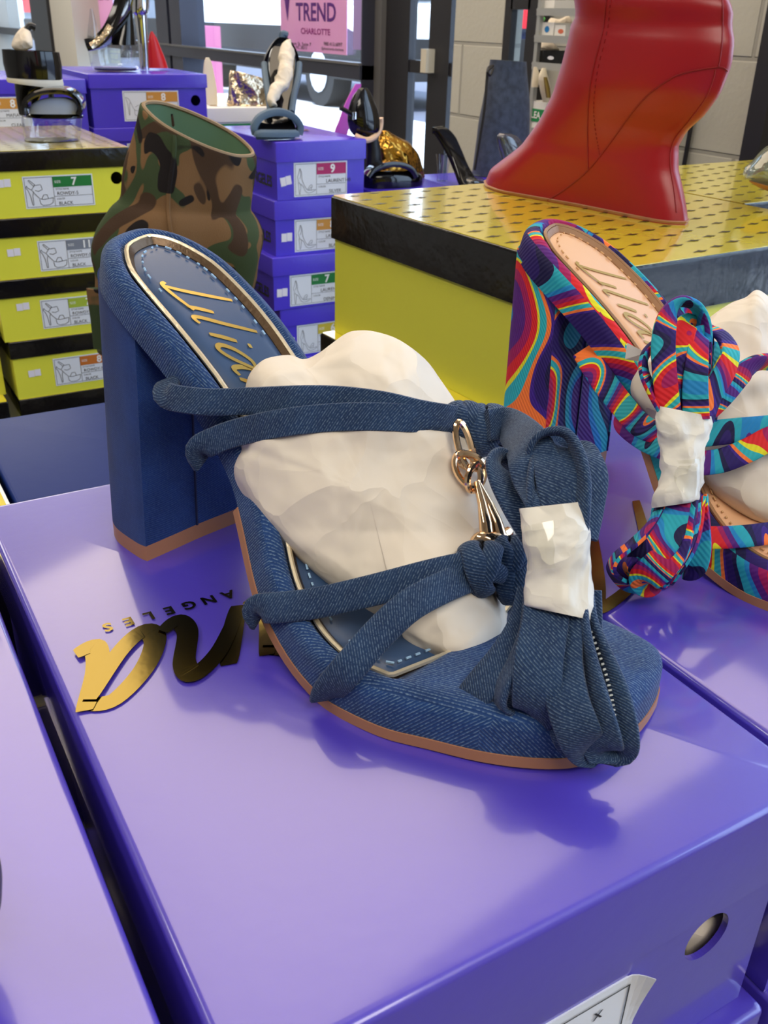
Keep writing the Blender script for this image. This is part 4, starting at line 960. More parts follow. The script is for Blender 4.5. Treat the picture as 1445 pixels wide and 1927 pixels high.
# depth of the rim where the straps come out
r1 = depth(BS.p(.064, -.024, .004)); r2 = depth(BS.p(.079, -.024, .004)); r3 = depth(BS.p(.123, -.040, .004)); r4 = depth(BS.p(.163, -.049, .004))
fstrap('instep_strap', [(318, 716, r1+.004, 50), (312, 742, r1-.003, 20), (345, 752, r1-.008), (400, 757, r1-.012), (470, 755, 0), (560, 752, 0), (640, 753, 0), (720, 763, 0), (790, 779, 0), (850, 788, 0), (890, 790, 0)])
fstrap('instep_strap', [(380, 868, r2+.003, 40), (374, 846, r2-.002, 20), (402, 830, r2-.005), (450, 813, 0), (530, 796, 0), (620, 786, 0), (700, 784, front(700, 784)+.0005), (780, 788, front(780, 788)+.001), (850, 796, front(850, 796)+.0015), (880, 800, 0)])
def air(x, xa, da, xb, db, lift=.0): k = (x-xa)/(xb-xa); return da+(db-da)*k-lift*math.sin(PI*min(max(k, 0), 1))
e3, e4 = front(890, 1066), front(890, 1082)
fstrap('vamp_strap', [(486, 1160, r3+.003, 50), (487, 1146, r3-.004, 20), (530, 1143, r3-.009)]+[(x, y, min(air(x, 530, r3-.009, 890, e3, .006), front(x, y) if x > 700 else 9)) for x, y in ((600, 1134), (700, 1111), (800, 1085), (860, 1071), (890, 1066))], .0049)
fstrap('vamp_strap', [(612, 1312, r4+.002, 40), (622, 1296, r4-.004, 20), (655, 1258, r4-.010)]+[(x, y, min(air(x, 655, r4-.010, 890, e4, .004), front(x, y)+.0008 if x > 760 else 9)) for x, y in ((715, 1190), (770, 1140), (830, 1107), (880, 1086), (895, 1082))], .0049)
# knots
ROUND = [(math.cos(2*PI*k/18), math.sin(2*PI*k/18)) for k in range(18)]
def knot(cx, cy, d, rx, ry, name='knot', par=blue, m='denim_strap'):
    g = G(); c = PX(cx, cy, d); v = ray(cx, cy).normalized()
    for ang, off, dz in ((70, -.55, 0), (112, .5, .0006), (20, .05, .0012)):
        a = math.radians(ang); e1 = (RT*math.cos(a)+DN*math.sin(a)); e2 = e1.cross(v).normalized()
        cc = c+e2*off*rx*.5+v*dz; P = []; Wv = []
        for k in range(41):
            t = 2*PI*k/40; P.append(cc+e1*(math.cos(t)*ry*.82)+v*(math.sin(t)*ry*.6)); Wv.append((e2+e1*.25*math.sin(t)).normalized()*rx*(.66+.08*math.sin(3*t)))
        g.ribbon(P, Wv, .0034, shape=ROUND)
    return g.make(name, M[m], par, angle=80)
kd = front(878, 805)-.003
knot(872, 786, kd+.002, .0052, .0058); knot(915, 806, kd+.004, .0064, .0092)
kd2 = front(905, 1070)-.003
knot(906, 1068, kd2, .0054, .0092)
knot(958, 1050, kd2+.004, .0050, .0078); knot(960, 1092, kd2+.004, .0054, .0072)
# gold chain ornament
def ring(g, cx, cy, d, rx, ry, ang, r=.0009, tilt=0.3):
    c = PX(cx, cy, d); v = ray(cx, cy).normalized(); a = math.radians(ang); e1 = RT*math.cos(a)+DN*math.sin(a); e2 = (e1.cross(v).normalized()+v*tilt).normalized()
    g.tube([c+e1*rx*math.cos(t)+e2*ry*math.sin(t) for t in [2*PI*k/28 for k in range(28)]], r, 8, closed=True)
orn = G(); cd = front(890, 880)-.003
ring(orn, 874, 838, cd, .0078, .0022, 75, .0011)
gold1 = orn.make('chain_ornament', M['gold'], blue); tag(gold1, 'rose gold chain ornament')
for (cx, cy, rx, ry, an, ti) in ((880, 884, .0060, .0036, 60, .2), (896, 896, .0050, .0034, 110, .9), (884, 868, .0042, .0026, 20, -.6)):
    q = G(); ring(q, cx, cy, cd-.001, rx, ry, an, .0011, ti); q.make('chain_ring', M['gold'], gold1)
q = G(); e = front(920, 1010)-.004
q.tube([PX(897, 908, cd-.001), PX(908, 950, (cd+e)/2-.001), PX(914, 985, e-.001), PX(918, 1018, e)], [.0011, .0016, .0022, .0026], 12)
q.tube([PX(899, 908, cd-.001), PX(921, 950, (cd+e)/2), PX(934, 980, e), PX(942, 1010, e)], [.0010, .0014, .0018, .0022], 12); q.make('horsebit_bar', M['gold'], gold1)
q = G(); q.tube([PX(890, 1022, e), PX(905, 1014, e-.001), PX(925, 1016, e-.001), PX(944, 1010, e+.001), PX(958, 1000, e+.003)], [.0016, .0026, .0030, .0026, .0018], 12, steps=20); q.make('horsebit_end', M['gold'], gold1)
# strap from the knot down into the gathered bundle
bd = .262                                             # distance of the bundle
fstrap('ankle_strap', [(918, 800, kd-.004, 0, .0052), (955, 800, kd-.004, 10, .0058), (990, 838, .278, 15, .0072), (1012, 890, .270, 10, .0078), (1032, 940, .263, 0, .0068), (1040, 1000, bd, 0, .006)], steps=30, thick=.0024)
BL = [   # the loops of the long ankle straps above and below the paper band: (x, y, distance, tilt, half width)
 [(1008, 1010, bd+.010, 20, .0045), (972, 955, bd+.013, 30, .0045), (944, 905, bd+.016, 40, .0042), (934, 872, bd+.020, 55, .004), (948, 868, bd+.027, 60, .004), (985, 930, bd+.026, 40, .0042), (1020, 1010, bd+.020, 0, .0045)],
 [(1052, 1010, bd-.001, 5, .0060), (1056, 945, bd, 5, .0062), (1046, 890, bd+.003, 0, .0060), (1040, 848, bd+.010, 0, .0056), (1046, 838, bd+.018, 0, .0054), (1056, 880, bd+.023, 0, .005), (1056, 1000, bd+.016, 0, .005)],
 [(1000, 990, bd+.016, 60, .0042), (998, 900, bd+.016, 72, .0042), (1004, 838, bd+.013, 80, .0042), (1030, 815, bd+.010, 84, .0042), (1064, 818, bd+.006, 80, .0042), (1084, 850, bd+.003, 72, .0044), (1092, 900, bd, 62, .0046), (1088, 950, bd-.001, 50, .0046), (1080, 1010, bd, 35, .0045)],
 [(1092, 1010, bd+.006, 10, .0050), (1104, 950, bd+.009, 15, .0052), (1113, 895, bd+.012, 20, .0050), (1100, 858, bd+.017, 30, .0046), (1086, 868, bd+.024, 30, .0044), (1090, 930, bd+.024, 20, .0044), (1080, 1000, bd+.016, 0, .0044)],
 [(1018, 1010, bd+.002, 50, .0044), (1012, 950, bd+.004, 58, .0046), (1010, 900, bd+.008, 62, .0044), (1018, 868, bd+.014, 50, .0042), (1030, 880, bd+.022, 30, .004), (1036, 990, bd+.018, 10, .004)],
 # below the band
 [(1030, 1110, bd-.001, 0, .0062), (1026, 1170, bd-.004, 0, .0064), (1014, 1240, bd-.008, 0, .0066), (1010, 1300, bd-.009, 0, .0066), (1006, 1338, bd-.005, 0, .0062), (998, 1342, bd+.003, 0, .0058), (994, 1300, bd+.006, 0, .005)],
 [(1004, 1110, bd+.006, 10, .0046), (984, 1180, bd+.004, 20, .0048), (950, 1236, bd+.003, 25, .005), (912, 1284, bd+.003, 25, .0052), (886, 1318, bd+.005, 20, .005), (884, 1336, bd+.011, 10, .0048), (915, 1340, bd+.016, 10, .0046), (960, 1300, bd+.014, 0, .004)],
 [(1010, 1110, bd+.003, 40, .0044), (998, 1180, bd+.000, 58, .0046), (974, 1240, bd-.002, 64, .0048), (946, 1288, bd-.002, 66, .0048), (938, 1322, bd+.000, 66, .0048), (956, 1346, bd+.003, 64, .0048), (984, 1348, bd+.005, 60, .0046), (1004, 1320, bd+.005, 50, .004)],
 [(1058, 1110, bd, 10, .0056), (1058, 1180, bd-.003, 15, .0058), (1058, 1250, bd-.007, 20, .0058), (1068, 1320, bd-.012, 18, .0060), (1086, 1372, bd-.015, 12, .0060), (1098, 1400, bd-.012, 0, .0058), (1104, 1404, bd-.005, 0, .0055), (1098, 1370, bd, 0, .005)],
 [(1078, 1110, bd+.001, 40, .0046), (1088, 1180, bd-.003, 56, .0048), (1104, 1250, bd-.007, 58, .0050), (1118, 1320, bd-.012, 46, .0054), (1128, 1375, bd-.014, 30, .0058), (1134, 1406, bd-.011, 15, .0056), (1136, 1402, bd-.004, 10, .005)],
 [(1094, 1110, bd+.002, 50, .0044), (1106, 1170, bd+.000, 62, .0048), (1130, 1235, bd-.005, 58, .0052), (1150, 1300, bd-.010, 42, .0056), (1160, 1358, bd-.013, 26, .0058), (1162, 1400, bd-.012, 12, .0058), (1160, 1404, bd-.005, 10, .005)],
 [(1066, 1110, bd+.010, 10, .005), (1046, 1200, bd+.008, 20, .005), (1040, 1290, bd+.002, 30, .005), (1056, 1345, bd-.004, 30, .005), (1072, 1386, bd-.005, 20, .005), (1084, 1390, bd+.001, 10, .005), (1080, 1330, bd+.006, 0, .005)],
 [(1100, 1110, bd+.010, 20, .005), (1100, 1200, bd+.010, 10, .005), (1090, 1290, bd+.008, 0, .005), (1100, 1350, bd+.003, 0, .005)],
]
for ib, L in enumerate(BL):
    g = G(); pstrap(g, [q if len(q) == 5 else q+(.0052,) for q in L], .0052, .0019, 0, 60); gs = g.make('gathered_strap', M['denim_strap'], blue, angle=60)
    if ib == 10:
        tr = bvh(g); q = G(); pts = catmull([(1104, 1166), (1126, 1225), (1146, 1290), (1156, 1350), (1158, 1402)], 80); P = []
        for x, y in pts:
            loc = tr.ray_cast(EYEP, ray(x, y).normalized())[0]; P.append(loc)
        for k in range(0, 79, 3):
            if P[k] is not None and P[k+1] is not None: q.tube([P[k], P[k+1]], .0007, 5)
        q.make('edge_stitching', M['thread_white'], gs)
# paper band round the bundle
def band(rws, ratio, par, m, seed, n=44, crump=.0010):
    rings = []
    for xl, yl, xr, yr, d in rws:
        p, q = PX(xl, yl, d), PX(xr, yr, d); c = (p+q)/2; a = (q-p)/2; v = ray((xl+xr)/2, (yl+yr)/2).normalized(); v = (v-a.normalized()*v.dot(a.normalized())).normalized()*a.length*ratio
        rg = []
        for k in range(n):
            t = 2*PI*k/n; w = c+a*math.cos(t)+v*math.sin(t)+v*.55
            rg.append(w+(w-c).normalized()*crump*(noise.fractal(w*130+Vector((seed, 0, 0)), 1, 2, 3)+.8*(1-2*abs(noise.noise(w*75+Vector((0, seed, 0)))))))
        rings.append(rg)
    g = G(); g.loft(rings, False, False)
    return g
bw = [(986, 956, 1096, 944, bd-.002), (988, 975, 1102, 962, bd-.003), (990, 1000, 1107, 985, bd-.004), (994, 1030, 1111, 1015, bd-.0045), (995, 1060, 1113, 1048, bd-.0045), (993, 1088, 1115, 1085, bd-.004), (989, 1112, 1117, 1118, bd-.004), (986, 1136, 1118, 1150, bd-.004), (986, 1140, 1119, 1168, bd-.0035)]
bw = catmull(bw, 26)
g = band(bw, .62, blue, 'paper_wrap', 3.0)
wrap = g.make('paper_band', M['paper_wrap'], None, angle=80); tag(wrap, 'white paper band wrapped round the gathered denim straps', 'paper band')
g = band([(q[0]+1, q[1], q[2]-45, q[3], q[4]-.0012) for q in bw[5:15]], .62, None, None, 3.0, crump=.0002)
tp = g.make('tape', M['tape'], wrap, angle=80)

# ------------------------------------------------ multicoloured sandal
MS = Sandal(.208, .2777, .347, .963)
multi = thing('sandal', 'multicoloured swirl print block heel sandal with a tan insole, behind the denim one', 'sandal', (.305, .23, 0))
M['stitch2'] = M['stitch_tan']
_r = M['rand']; M['rand'] = M['rand_tan']
sandal_base(multi, MS, M['swirl'], M['swirl'], M['tan_leather'], M['stitch_tan'], M['rand_tan'], M['gold_dull'], M['tan_sole'])
M['rand'] = _r
def td2(y): return interp(y, [540, 700, 850, 1000], [.395, .392, .385, .372])
pout2 = [(1196, 690), (1210, 672), (1248, 676), (1300, 640), (1330, 602), (1372, 572), (1402, 560), (1428, 546), (1470, 580), (1540, 640), (1590, 720), (1640, 820), (1680, 930), (1660, 1010), (1560, 1020), (1450, 992), (1400, 972), (1345, 935), (1320, 905), (1290, 880),
         (1250, 830), (1215, 785), (1190, 750), (1186, 720)]
g = G(); PB_, PC_ = blob(g, pout2, lambda x, y: td2(y), .026, .022, .0042, 22, 150, 70, (1420, 790), seed=4.0, flat=.75, ridge=1.3)
st2 = g.make('tissue_paper', M['paper'], None, angle=75); tag(st2, 'crumpled white tissue paper stuffed in the multicoloured sandal', 'tissue paper')
g = G(); cpt = [PX(1180, 645, .372), PX(1216, 664, .374), PX(1200, 680, .380), PX(1176, 676, .374)]
g.loft([[c for c in cpt], [c+ray(1190, 660).normalized()*.0012 for c in cpt]]); g.make('paper_corner', M['paper'], st2)
md = .335
def mstrap(name, pts, half=.0040, steps=44, thick=.0020):
    g = G(); pstrap(g, [q if len(q) == 5 else q+(half,) for q in pts], half, thick, 0, steps); return g.make(name, M['swirl_strap'], multi, angle=60)
mstrap('instep_strap', [(1098, 660, .400, 0, .005), (1130, 710, .390, 0, .0052), (1170, 762, .380, 0, .005), (1208, 802, .370, 0, .0048), (1260, 824, .358, 0, .004)])
mstrap('instep_strap', [(1180, 782, .384, 20, .0042), (1176, 800, .378, 0, .0042), (1215, 828, .368, 0, .0046), (1262, 850, .354, 0, .0042)])
mstrap('vamp_strap', [(1320, 1012, .345, 0), (1370, 1011, .345, 0), (1420, 1007, .347, 0), (1500, 995, .355, 0), (1600, 970, .365, 0)], .0042)
mstrap('instep_strap', [(1318, 818, .350, 0), (1370, 812, .350, 0), (1440, 806, .351, 0), (1520, 800, .356, 0)], .0048)
mstrap('instep_strap', [(1318, 872, .349, 0), (1360, 866, .349, 0), (1410, 846, .349, 0), (1460, 822, .350, 0), (1540, 812, .356, 0)], .0046)
mstrap('ankle_strap', [(1335, 770, .338, 40), (1362, 742, .338, 35), (1395, 705, .340, 40), (1424, 686, .343, 55), (1460, 684, .350, 60), (1540, 700, .36, 40)], .0046)
ML = [
 [(1262, 790, md, 60), (1230, 740, md, 70), (1212, 700, md, 75), (1216, 668, md+.002, 75), (1240, 652, md+.008, 70), (1262, 700, md+.016, 40), (1275, 790, md+.012, 0)],
 [(1262, 790, md-.002, 0), (1252, 720, md-.004, 5, .0042), (1248, 650, md-.004, 10, .0042), (1256, 600, md-.003, 30, .0040), (1280, 571, md, 70, .004), (1310, 578, md+.003, 70, .004), (1322, 612, md+.005, 50), (1318, 680, md+.006, 20), (1310, 790, md+.004, 0)],
 [(1268, 790, md+.008, 0), (1266, 700, md+.010, 0), (1272, 620, md+.012, 10), (1284, 590, md+.016, 0), (1294, 620, md+.020, 0), (1290, 790, md+.014, 0)],
 [(1286, 790, md-.001, 0, .003), (1286, 720, md-.002, 10, .0034), (1284, 660, md-.002, 5, .0036), (1288, 622, md+.001, 0, .0040), (1296, 612, md+.008, 0, .004), (1300, 660, md+.012, 0), (1298, 790, md+.010, 0)],
 [(1310, 790, md-.004, 0, .0046), (1308, 730, md-.005, 0, .0044), (1312, 670, md-.004, 5, .0038), (1316, 636, md, 10, .0036), (1322, 640, md+.008, 0), (1320, 720, md+.012, 0), (1316, 790, md+.010, 0)],
 [(1322, 790, md-.002, 20), (1340, 740, md-.001, 30, .0042), (1362, 700, md, 30, .0044), (1374, 665, md+.002, 45, .0040), (1362, 636, md+.006, 65), (1338, 622, md+.009, 75), (1322, 630, md+.012, 70), (1318, 700, md+.016, 30), (1312, 790, md+.012, 0)],
 [(1328, 790, md+.012, 0), (1334, 740, md+.014, 0), (1340, 690, md+.016, 0), (1334, 660, md+.022, 0), (1324, 740, md+.024, 0)],
 # below the band
 [(1252, 935, md, 60, .0030), (1228, 985, md-.002, 70, .0032), (1192, 1022, md-.004, 72, .0034), (1160, 1048, md-.005, 75, .0034), (1152, 1072, md-.003, 75, .0034), (1170, 1094, md+.002, 72, .0034), (1200, 1100, md+.008, 50), (1240, 1080, md+.012, 30)],
 [(1250, 935, md+.001, 10), (1240, 985, md+.001, 40), (1215, 1030, md-.001, 50), (1180, 1055, md, 60), (1180, 1076, md+.004, 50), (1205, 1092, md+.008, 30), (1230, 1070, md+.012, 20)],
 [(1284, 935, md-.003, 0, .0046), (1268, 985, md-.006, 10, .0054), (1240, 1030, md-.008, 15, .0058), (1210, 1052, md-.005, 10, .005), (1196, 1066, md+.001, 0, .004), (1215, 1075, md+.006, 0)],
 [(1296, 935, md-.002, 40, .0040), (1286, 990, md-.006, 45, .0046), (1268, 1035, md-.009, 25, .0052), (1240, 1066, md-.010, 10, .0060), (1214, 1088, md-.006, 0, .0056), (1222, 1096, md+.002, 0, .005), (1250, 1060, md+.008, 0)],
 [(1306, 935, md, 60, .0036), (1300, 990, md-.003, 60), (1284, 1035, md-.006, 60), (1260, 1070, md-.006, 50), (1244, 1088, md-.002, 40), (1262, 1070, md+.006, 20)],
 [(1312, 935, md+.002, 55), (1308, 990, md+.001, 60), (1296, 1030, md-.001, 60), (1278, 1062, md, 60), (1256, 1086, md+.004, 40)],
 [(1316, 930, md+.003, 20, .0030), (1318, 980, md+.003, 20, .0034), (1314, 1030, md+.003, 10, .0046), (1304, 1064, md+.006, 0, .005), (1290, 1066, md+.012, 0, .005)],
]
for L in ML:
    g = G(); pstrap(g, [q if len(q) == 5 else q+(.0040,) for q in L], .0040, .0019, 0, 54); g.make('gathered_strap', M['swirl_strap'], multi, angle=60)
bw = catmull([(1240, 764, 1340, 784, md-.004), (1242, 790, 1338, 800, md-.005), (1246, 820, 1332, 820, md-.006), (1248, 855, 1324, 850, md-.006), (1252, 890, 1323, 885, md-.006), (1248, 920, 1324, 915, md-.006), (1238, 945, 1322, 938, md-.0055), (1236, 955, 1312, 944, md-.005)], 26)
g = band(bw, .62, None, None, 8.0, crump=.0016)
wrap2 = g.make('paper_band', M['paper_wrap'], None, angle=80); tag(wrap2, 'white paper band wrapped round the gathered multicoloured straps', 'paper band')
g = band([(q[0]+12, q[1], q[2]-2, q[3], q[4]-.0012) for q in bw[12:22]], .62, None, None, 8.0, crump=.0004)
g.make('tape', M['tape'], wrap2, angle=80)

# ---------------------------------------------------------------- red wedge boot
def hit(tree, x, y, lift=.0):
    d = ray(x, y).normalized(); loc, nrm, _, _ = tree.ray_cast(EYEP, d)
    return (loc-d*lift) if loc is not None else None
def seam(name, tree, px, r, m, par, steps=40, lift=.0004, dash=False):
    g = G(); pts = [hit(tree, q[0], q[1], lift) for q in catmull(px, steps)]; pts = [p for p in pts if p is not None]
    if len(pts) < 2: return None
    if dash:
        for i in range(0, len(pts)-1, 2): g.tube([pts[i], pts[i+1]], r, 5)
    else: g.tube(pts, r, 6)
    return g.make(name, m, par)
ZL = [.058, .072, .083, .096, .117, .139, .158, .174, .188, .194, .199, .205, .215, .23, .25, .28]
XL = [911, 923, 949, 979, 1013, 1040, 1055, 1066, 1076, 1086, 1080, 1077, 1076, 1074, 1070, 1060]
ZR = [.058, .062, .069, .082, .094, .110, .121, .133, .148, .161, .166, .182, .196, .205, .23, .28]
XR = [1295, 1294, 1292, 1285, 1277, 1277, 1292, 1326, 1356, 1371, 1377, 1383, 1381, 1368, 1350, 1330]
def proj(p):
    q = Vector(p)-EYEP; f = q.dot(FW); return 722.5+FPX*q.dot(RT)/f, 963.5+FPX*q.dot(DN)/f
TLO = ([0, .02, .06, .2, .4, .58, .74, .86, .95, 1], [0, .009, .0145, .018, .022, .030, .037, .030, .016, 0])
def boot_ring(z, wb, wf, n=56):
    k = min(max((z-.066)/.085, 0), 1); out = []
    for i in range(n):
        a = 2*PI*i/n; t = .5-.5*math.cos(a); lo = interp(t, *TLO); hi = .041*math.sin(PI*t)**.62*(.85+.3*t)
        if z > .1: hi *= .93+.07*min((z-.1)/.05, 1)
        h = lo*(1-k)+hi*k; w = wb+(wf-wb)*t; u = .556-(w-.5)*.045
        out.append(Vector((u+(h if a < PI else -h), w, z)))
    return out
g = G(); rings = []
for i in range(58):
    z = .0585+.26*(i/57)**1.15; tl, tr = interp(z, ZL, XL), interp(z, ZR, XR); wb, wf = .50, .72
    for _ in range(14):
        rg = boot_ring(z, wb, wf); xs = [proj(p)[0] for p in rg]; wf += (min(xs)-tl)*.00045; wb += (max(xs)-tr)*.0006
    if z > .18:
        rg = [p+Vector((.002, .004, 0))*math.sin((z-.18)*190)*math.exp(-((z-.20)/.02)**2) for p in rg]
    rings.append(rg)
red = thing('wedge_boot', 'red leather ankle boot with a curved wedge heel, standing on the big yellow box', 'boot', (.552, .62, EZ+.0005))
g.loft(rings, True, True); rt_ = bvh(g); g.make('upper', M['red'], red, angle=80)
g = G(); r0 = rings[0]; c = sum(r0, Vector())/len(r0)
g.loft([[Vector((c.x+(p.x-c.x)*k, c.y+(p.y-c.y)*k2, z)) for p in r0] for z, k, k2 in ((.0583, .99, .995), (.0606, 1.035, 1.006), (.0612, 1.02, 1.003))]); g.make('sole', M['tan_sole'], red)
seam('wedge_seam', rt_, [(1030, 377), (1062, 357), (1107, 320), (1150, 266), (1187, 215), (1214, 184), (1240, 162), (1277, 140), (1320, 130), (1351, 126)], .0005, M['red_seam'], red)
seam('side_seam', rt_, [(1150, -20), (1141, 0), (1134, 57), (1115, 132), (1107, 189), (1105, 250), (1106, 318)], .0005, M['red_seam'], red)
seam('stitching', rt_, [(1158, -20), (1149, 0), (1142, 57), (1124, 132), (1117, 189), (1118, 230), (1124, 270), (1128, 292)], .0004, M['red_seam'], red, 70, dash=True)
seam('back_seam', rt_, [(1359, -10), (1360, 30), (1359, 75), (1355, 110), (1352, 124)], .0005, M['red_seam'], red)
seam('back_seam', rt_, [(1346, 132), (1342, 150), (1328, 185), (1298, 226), (1272, 258), (1262, 285), (1262, 318), (1268, 355), (1273, 400)], .0005, M['red_seam'], red)
seam('collar_seam', rt_, [(1352, 125), (1362, 128), (1369, 134)], .0005, M['red_seam'], red)

# ---------------------------------------------------------------- camouflage boot
CW = .93
cam_boot = thing('camouflage_boot', 'camouflage canvas ankle boot with a green lining, behind the heel of the denim sandal', 'boot', (.285, .96, -.151))
def folds(a, k, p):
    return 1+.05*math.sin(a*2*PI*6+3.2*k)*(.4+.6*math.sin(PI*min(k*1.2, 1)))+.07*noise.noise(p*26)
crow = [(660, 186, 455), (600, 186, 462), (560, 184, 470), (520, 186, 478, 520), (480, 184, 486, 470), (450, 188, 489, 440), (420, 198, 484, 418), (392, 214, 474, 402), (376, 232, 468, 392), (350, 238, 470, 372), (300, 247, 473, 330), (250, 256, 476, 305), (212, 264, 477, 288), (205, 267, 476, 283)]
g = G(); inn = rows(g, crow, CW, .62, 64, 1.0, 44, folds, True, False, inner=14, tilt=lambda k: .015*max(0, (k-.45)/.55)**1.5); ct = bvh(g); g.make('shaft', M['camo'], cam_boot, angle=80)
g = G(); g.loft(inn, False, True); g.make('lining', M['camo_lining'], cam_boot, angle=80)
g = G(); g.tube([p+Vector((0, 0, .0006)) for p in inn[0]], .0020, 6, closed=True); g.make('collar_edge', M['camo_edge'], cam_boot)
g = G()
for k, (x0, x1) in enumerate(((322, 322), (338, 338))):
    pts = [hit(ct, x0+6*math.sin(i*.3), 214+i*11, .001) for i in range(24)]; pts = [p for p in pts if p is not None]
    if k == 0 and len(pts) > 2: g.tube(pts, .0022, 6)
g.make('zip_placket', M['camo'], cam_boot)
g = G(); rows(g, [(656, 176, 206), (600, 170, 204), (560, 164, 204), (543, 162, 206)], CW-.02, .5, 24, 1, 14); g.make('counter', M['camo'], cam_boot)
g = G(); rows(g, [(664, 184, 456), (656, 183, 460)], CW, .62, 40); g.make('sole', M['black_matte'], cam_boot)

# ---------------------------------------------------------------- shoes on the left stacks
bp = thing('platform_sandal', 'black platform sandal with a clear sole on the yellow stack', 'sandal', ony(97, 272, 1.56))
PWY = 1.56
g = G(); rows(g, [(272, 48, 147), (250, 45, 150), (224, 42, 152), (220, 44, 151)], PWY, .8, 40, .75, 12, zmin=.0148); g.make('clear_platform', M['clear'], bp, angle=60)
g = G(); rows(g, [(273, 49, 146), (268, 48, 147), (263, 49, 146)], PWY, .78, 40, .75, zmin=.0147); g.make('outsole', M['black_matte'], bp)
g = G(); rows(g, [(220, 50, 155), (216, 51, 155), (212, 54, 150)], PWY, .8, 40, .8); g.make('footbed', M['patent'], bp)
def arch(g, px, w, half, thick, steps=36):
    P = [ony(q[0], q[1], w) for q in catmull(px, steps)]; g.ribbon(P, [Vector((0.35, 1, 0)).normalized()*half]*len(P), thick)
g = G(); arch(g, [(50, 214), (49, 200), (56, 184), (76, 173), (102, 169), (128, 171), (146, 182), (154, 198), (150, 213)], PWY-.03, .028, .008); g.make('toe_strap', M['patent'], bp)
g = G(); rows(g, [(214, 55, 149), (204, 56, 151), (195, 61, 149), (188, 74, 142), (183, 92, 126)], PWY-.040, .30, 30, 1, 14); g.make('toe_lining', M['slate_lining'], bp)
g = G(); rows(g, [(216, 36, 66), (196, 32, 70), (176, 29, 80), (156, 27, 92), (140, 26, 90)], PWY+.03, .6, 30, .9, 14); g.make('heel_counter', M['patent'], bp)
def cuff(g, lo, hi, w, ratio, th=.90, n=40):
    a = ell(ony(lo[1], lo[0], w), ony(lo[2], lo[3], w), ratio, n); b = ell(ony(hi[1], hi[0], w), ony(hi[2], hi[3], w), ratio, n)
    ca, cb = sum(a, Vector())/n, sum(b, Vector())/n
    m = [(p+q)/2+((p+q)/2-(ca+cb)/2)*.04 for p, q in zip(a, b)]
    g.loft([a, m, b, [cb+(p-cb)*th for p in b], [ca+(p-ca)*th for p in a], a], False, False)
g = G(); cuff(g, (146, 13, 117, 150), (92, 3, 111, 98), PWY+.0, .62); g.make('ankle_cuff', M['patent'], bp, angle=60)
g = G(); cuff(g, (155, 15, 118, 167), (146, 13, 117, 148), PWY, .60, .93); g.make('cuff_lining', M['foam'], bp, angle=60)
g = G(); rows(g, [(215, 90, 104), (150, 92, 100), (100, 90, 99)], PWY+.10, 1, 16, zmin=.0148); g.make('stiletto_heel', M['patent'], bp)
g = G(); g.tube([ony(48, 60, PWY), ony(56, 49, PWY), ony(66, 52, PWY)], .0045, 8, steps=10); g.make('buckle', M['black_matte'], bp)
g = G(); blob(g, [(22, 88), (26, 70), (40, 52), (50, 50), (58, 62), (62, 84), (58, 92), (36, 96)], lambda x, y: depth(ony(40, 80, PWY)), .014, .014, .004, 40, 48, 16)
tag(g.make('tissue_paper', M['paper']), 'white tissue paper poking out of the black platform sandal', 'tissue paper')

MZ = .0795
cp = thing('clear_platform_shoe', 'clear platform shoe with a silver heel on the upper right purple box at the back', 'shoe', ony(215, 132, 2.14))
CWY = 2.14
g = G(); rows(g, [(131, 178, 256), (124, 173, 262), (100, 168, 263), (84, 166, 262)], CWY, .8, 36, .8, 12, zmin=.0800); g.make('clear_platform', M['clear'], cp, angle=60)
g = G(); rows(g, [(132, 180, 254), (128, 178, 256)], CWY, .75, 30, .8, zmin=.0798); g.make('outsole', M['black_matte'], cp)
g = G(); P = [ony(x, y, CWY) for x, y in catmull([(170, 84), (190, 78), (208, 60), (222, 34), (232, 5), (240, -40)], 28)]
g.ribbon(P, [Vector((0.5, .86, 0))*.034]*28, .022); g.make('footbed', M['patent'], cp)
g = G(); P = [ony(x, y, CWY-.02) for x, y in catmull([(176, 86), (196, 72), (212, 48)], 14)]; g.ribbon(P, [Vector((0.5, .86, 0))*.02]*14, .012); g.make('silver_rim', M['silver_crush'], cp)
g = G(); rows(g, [(84, 208, 256), (60, 216, 254), (30, 226, 250), (0, 236, 248), (-30, 240, 248)], CWY+.03, .6, 30, 1, 14); g.make('arch', M['patent'], cp)
g = G(); rows(g, [(84, 163, 186), (60, 165, 184), (30, 168, 178), (16, 169, 174)], CWY-.02, .8, 24, 1, 10); g.make('clear_vamp', M['clear'], cp)
g = G(); rows(g, [(131, 264, 281), (80, 260, 278), (26, 252, 276), (22, 248, 279), (-30, 246, 282)], CWY+.06, .9, 24, .8, 20, zmin=.0798); g.make('heel', M['chrome'], cp)
g = G(); rows(g, [(128, 279, 316), (112, 279, 311), (92, 279, 303), (74, 280, 296), (64, 282, 290), (59, 284, 287)], 2.20, .5, 28, 1, 18, zmin=.0798)
tag(g.make('red_pump', M['red_shoe']), 'small red pump standing on end beside the clear platform shoe', 'shoe')
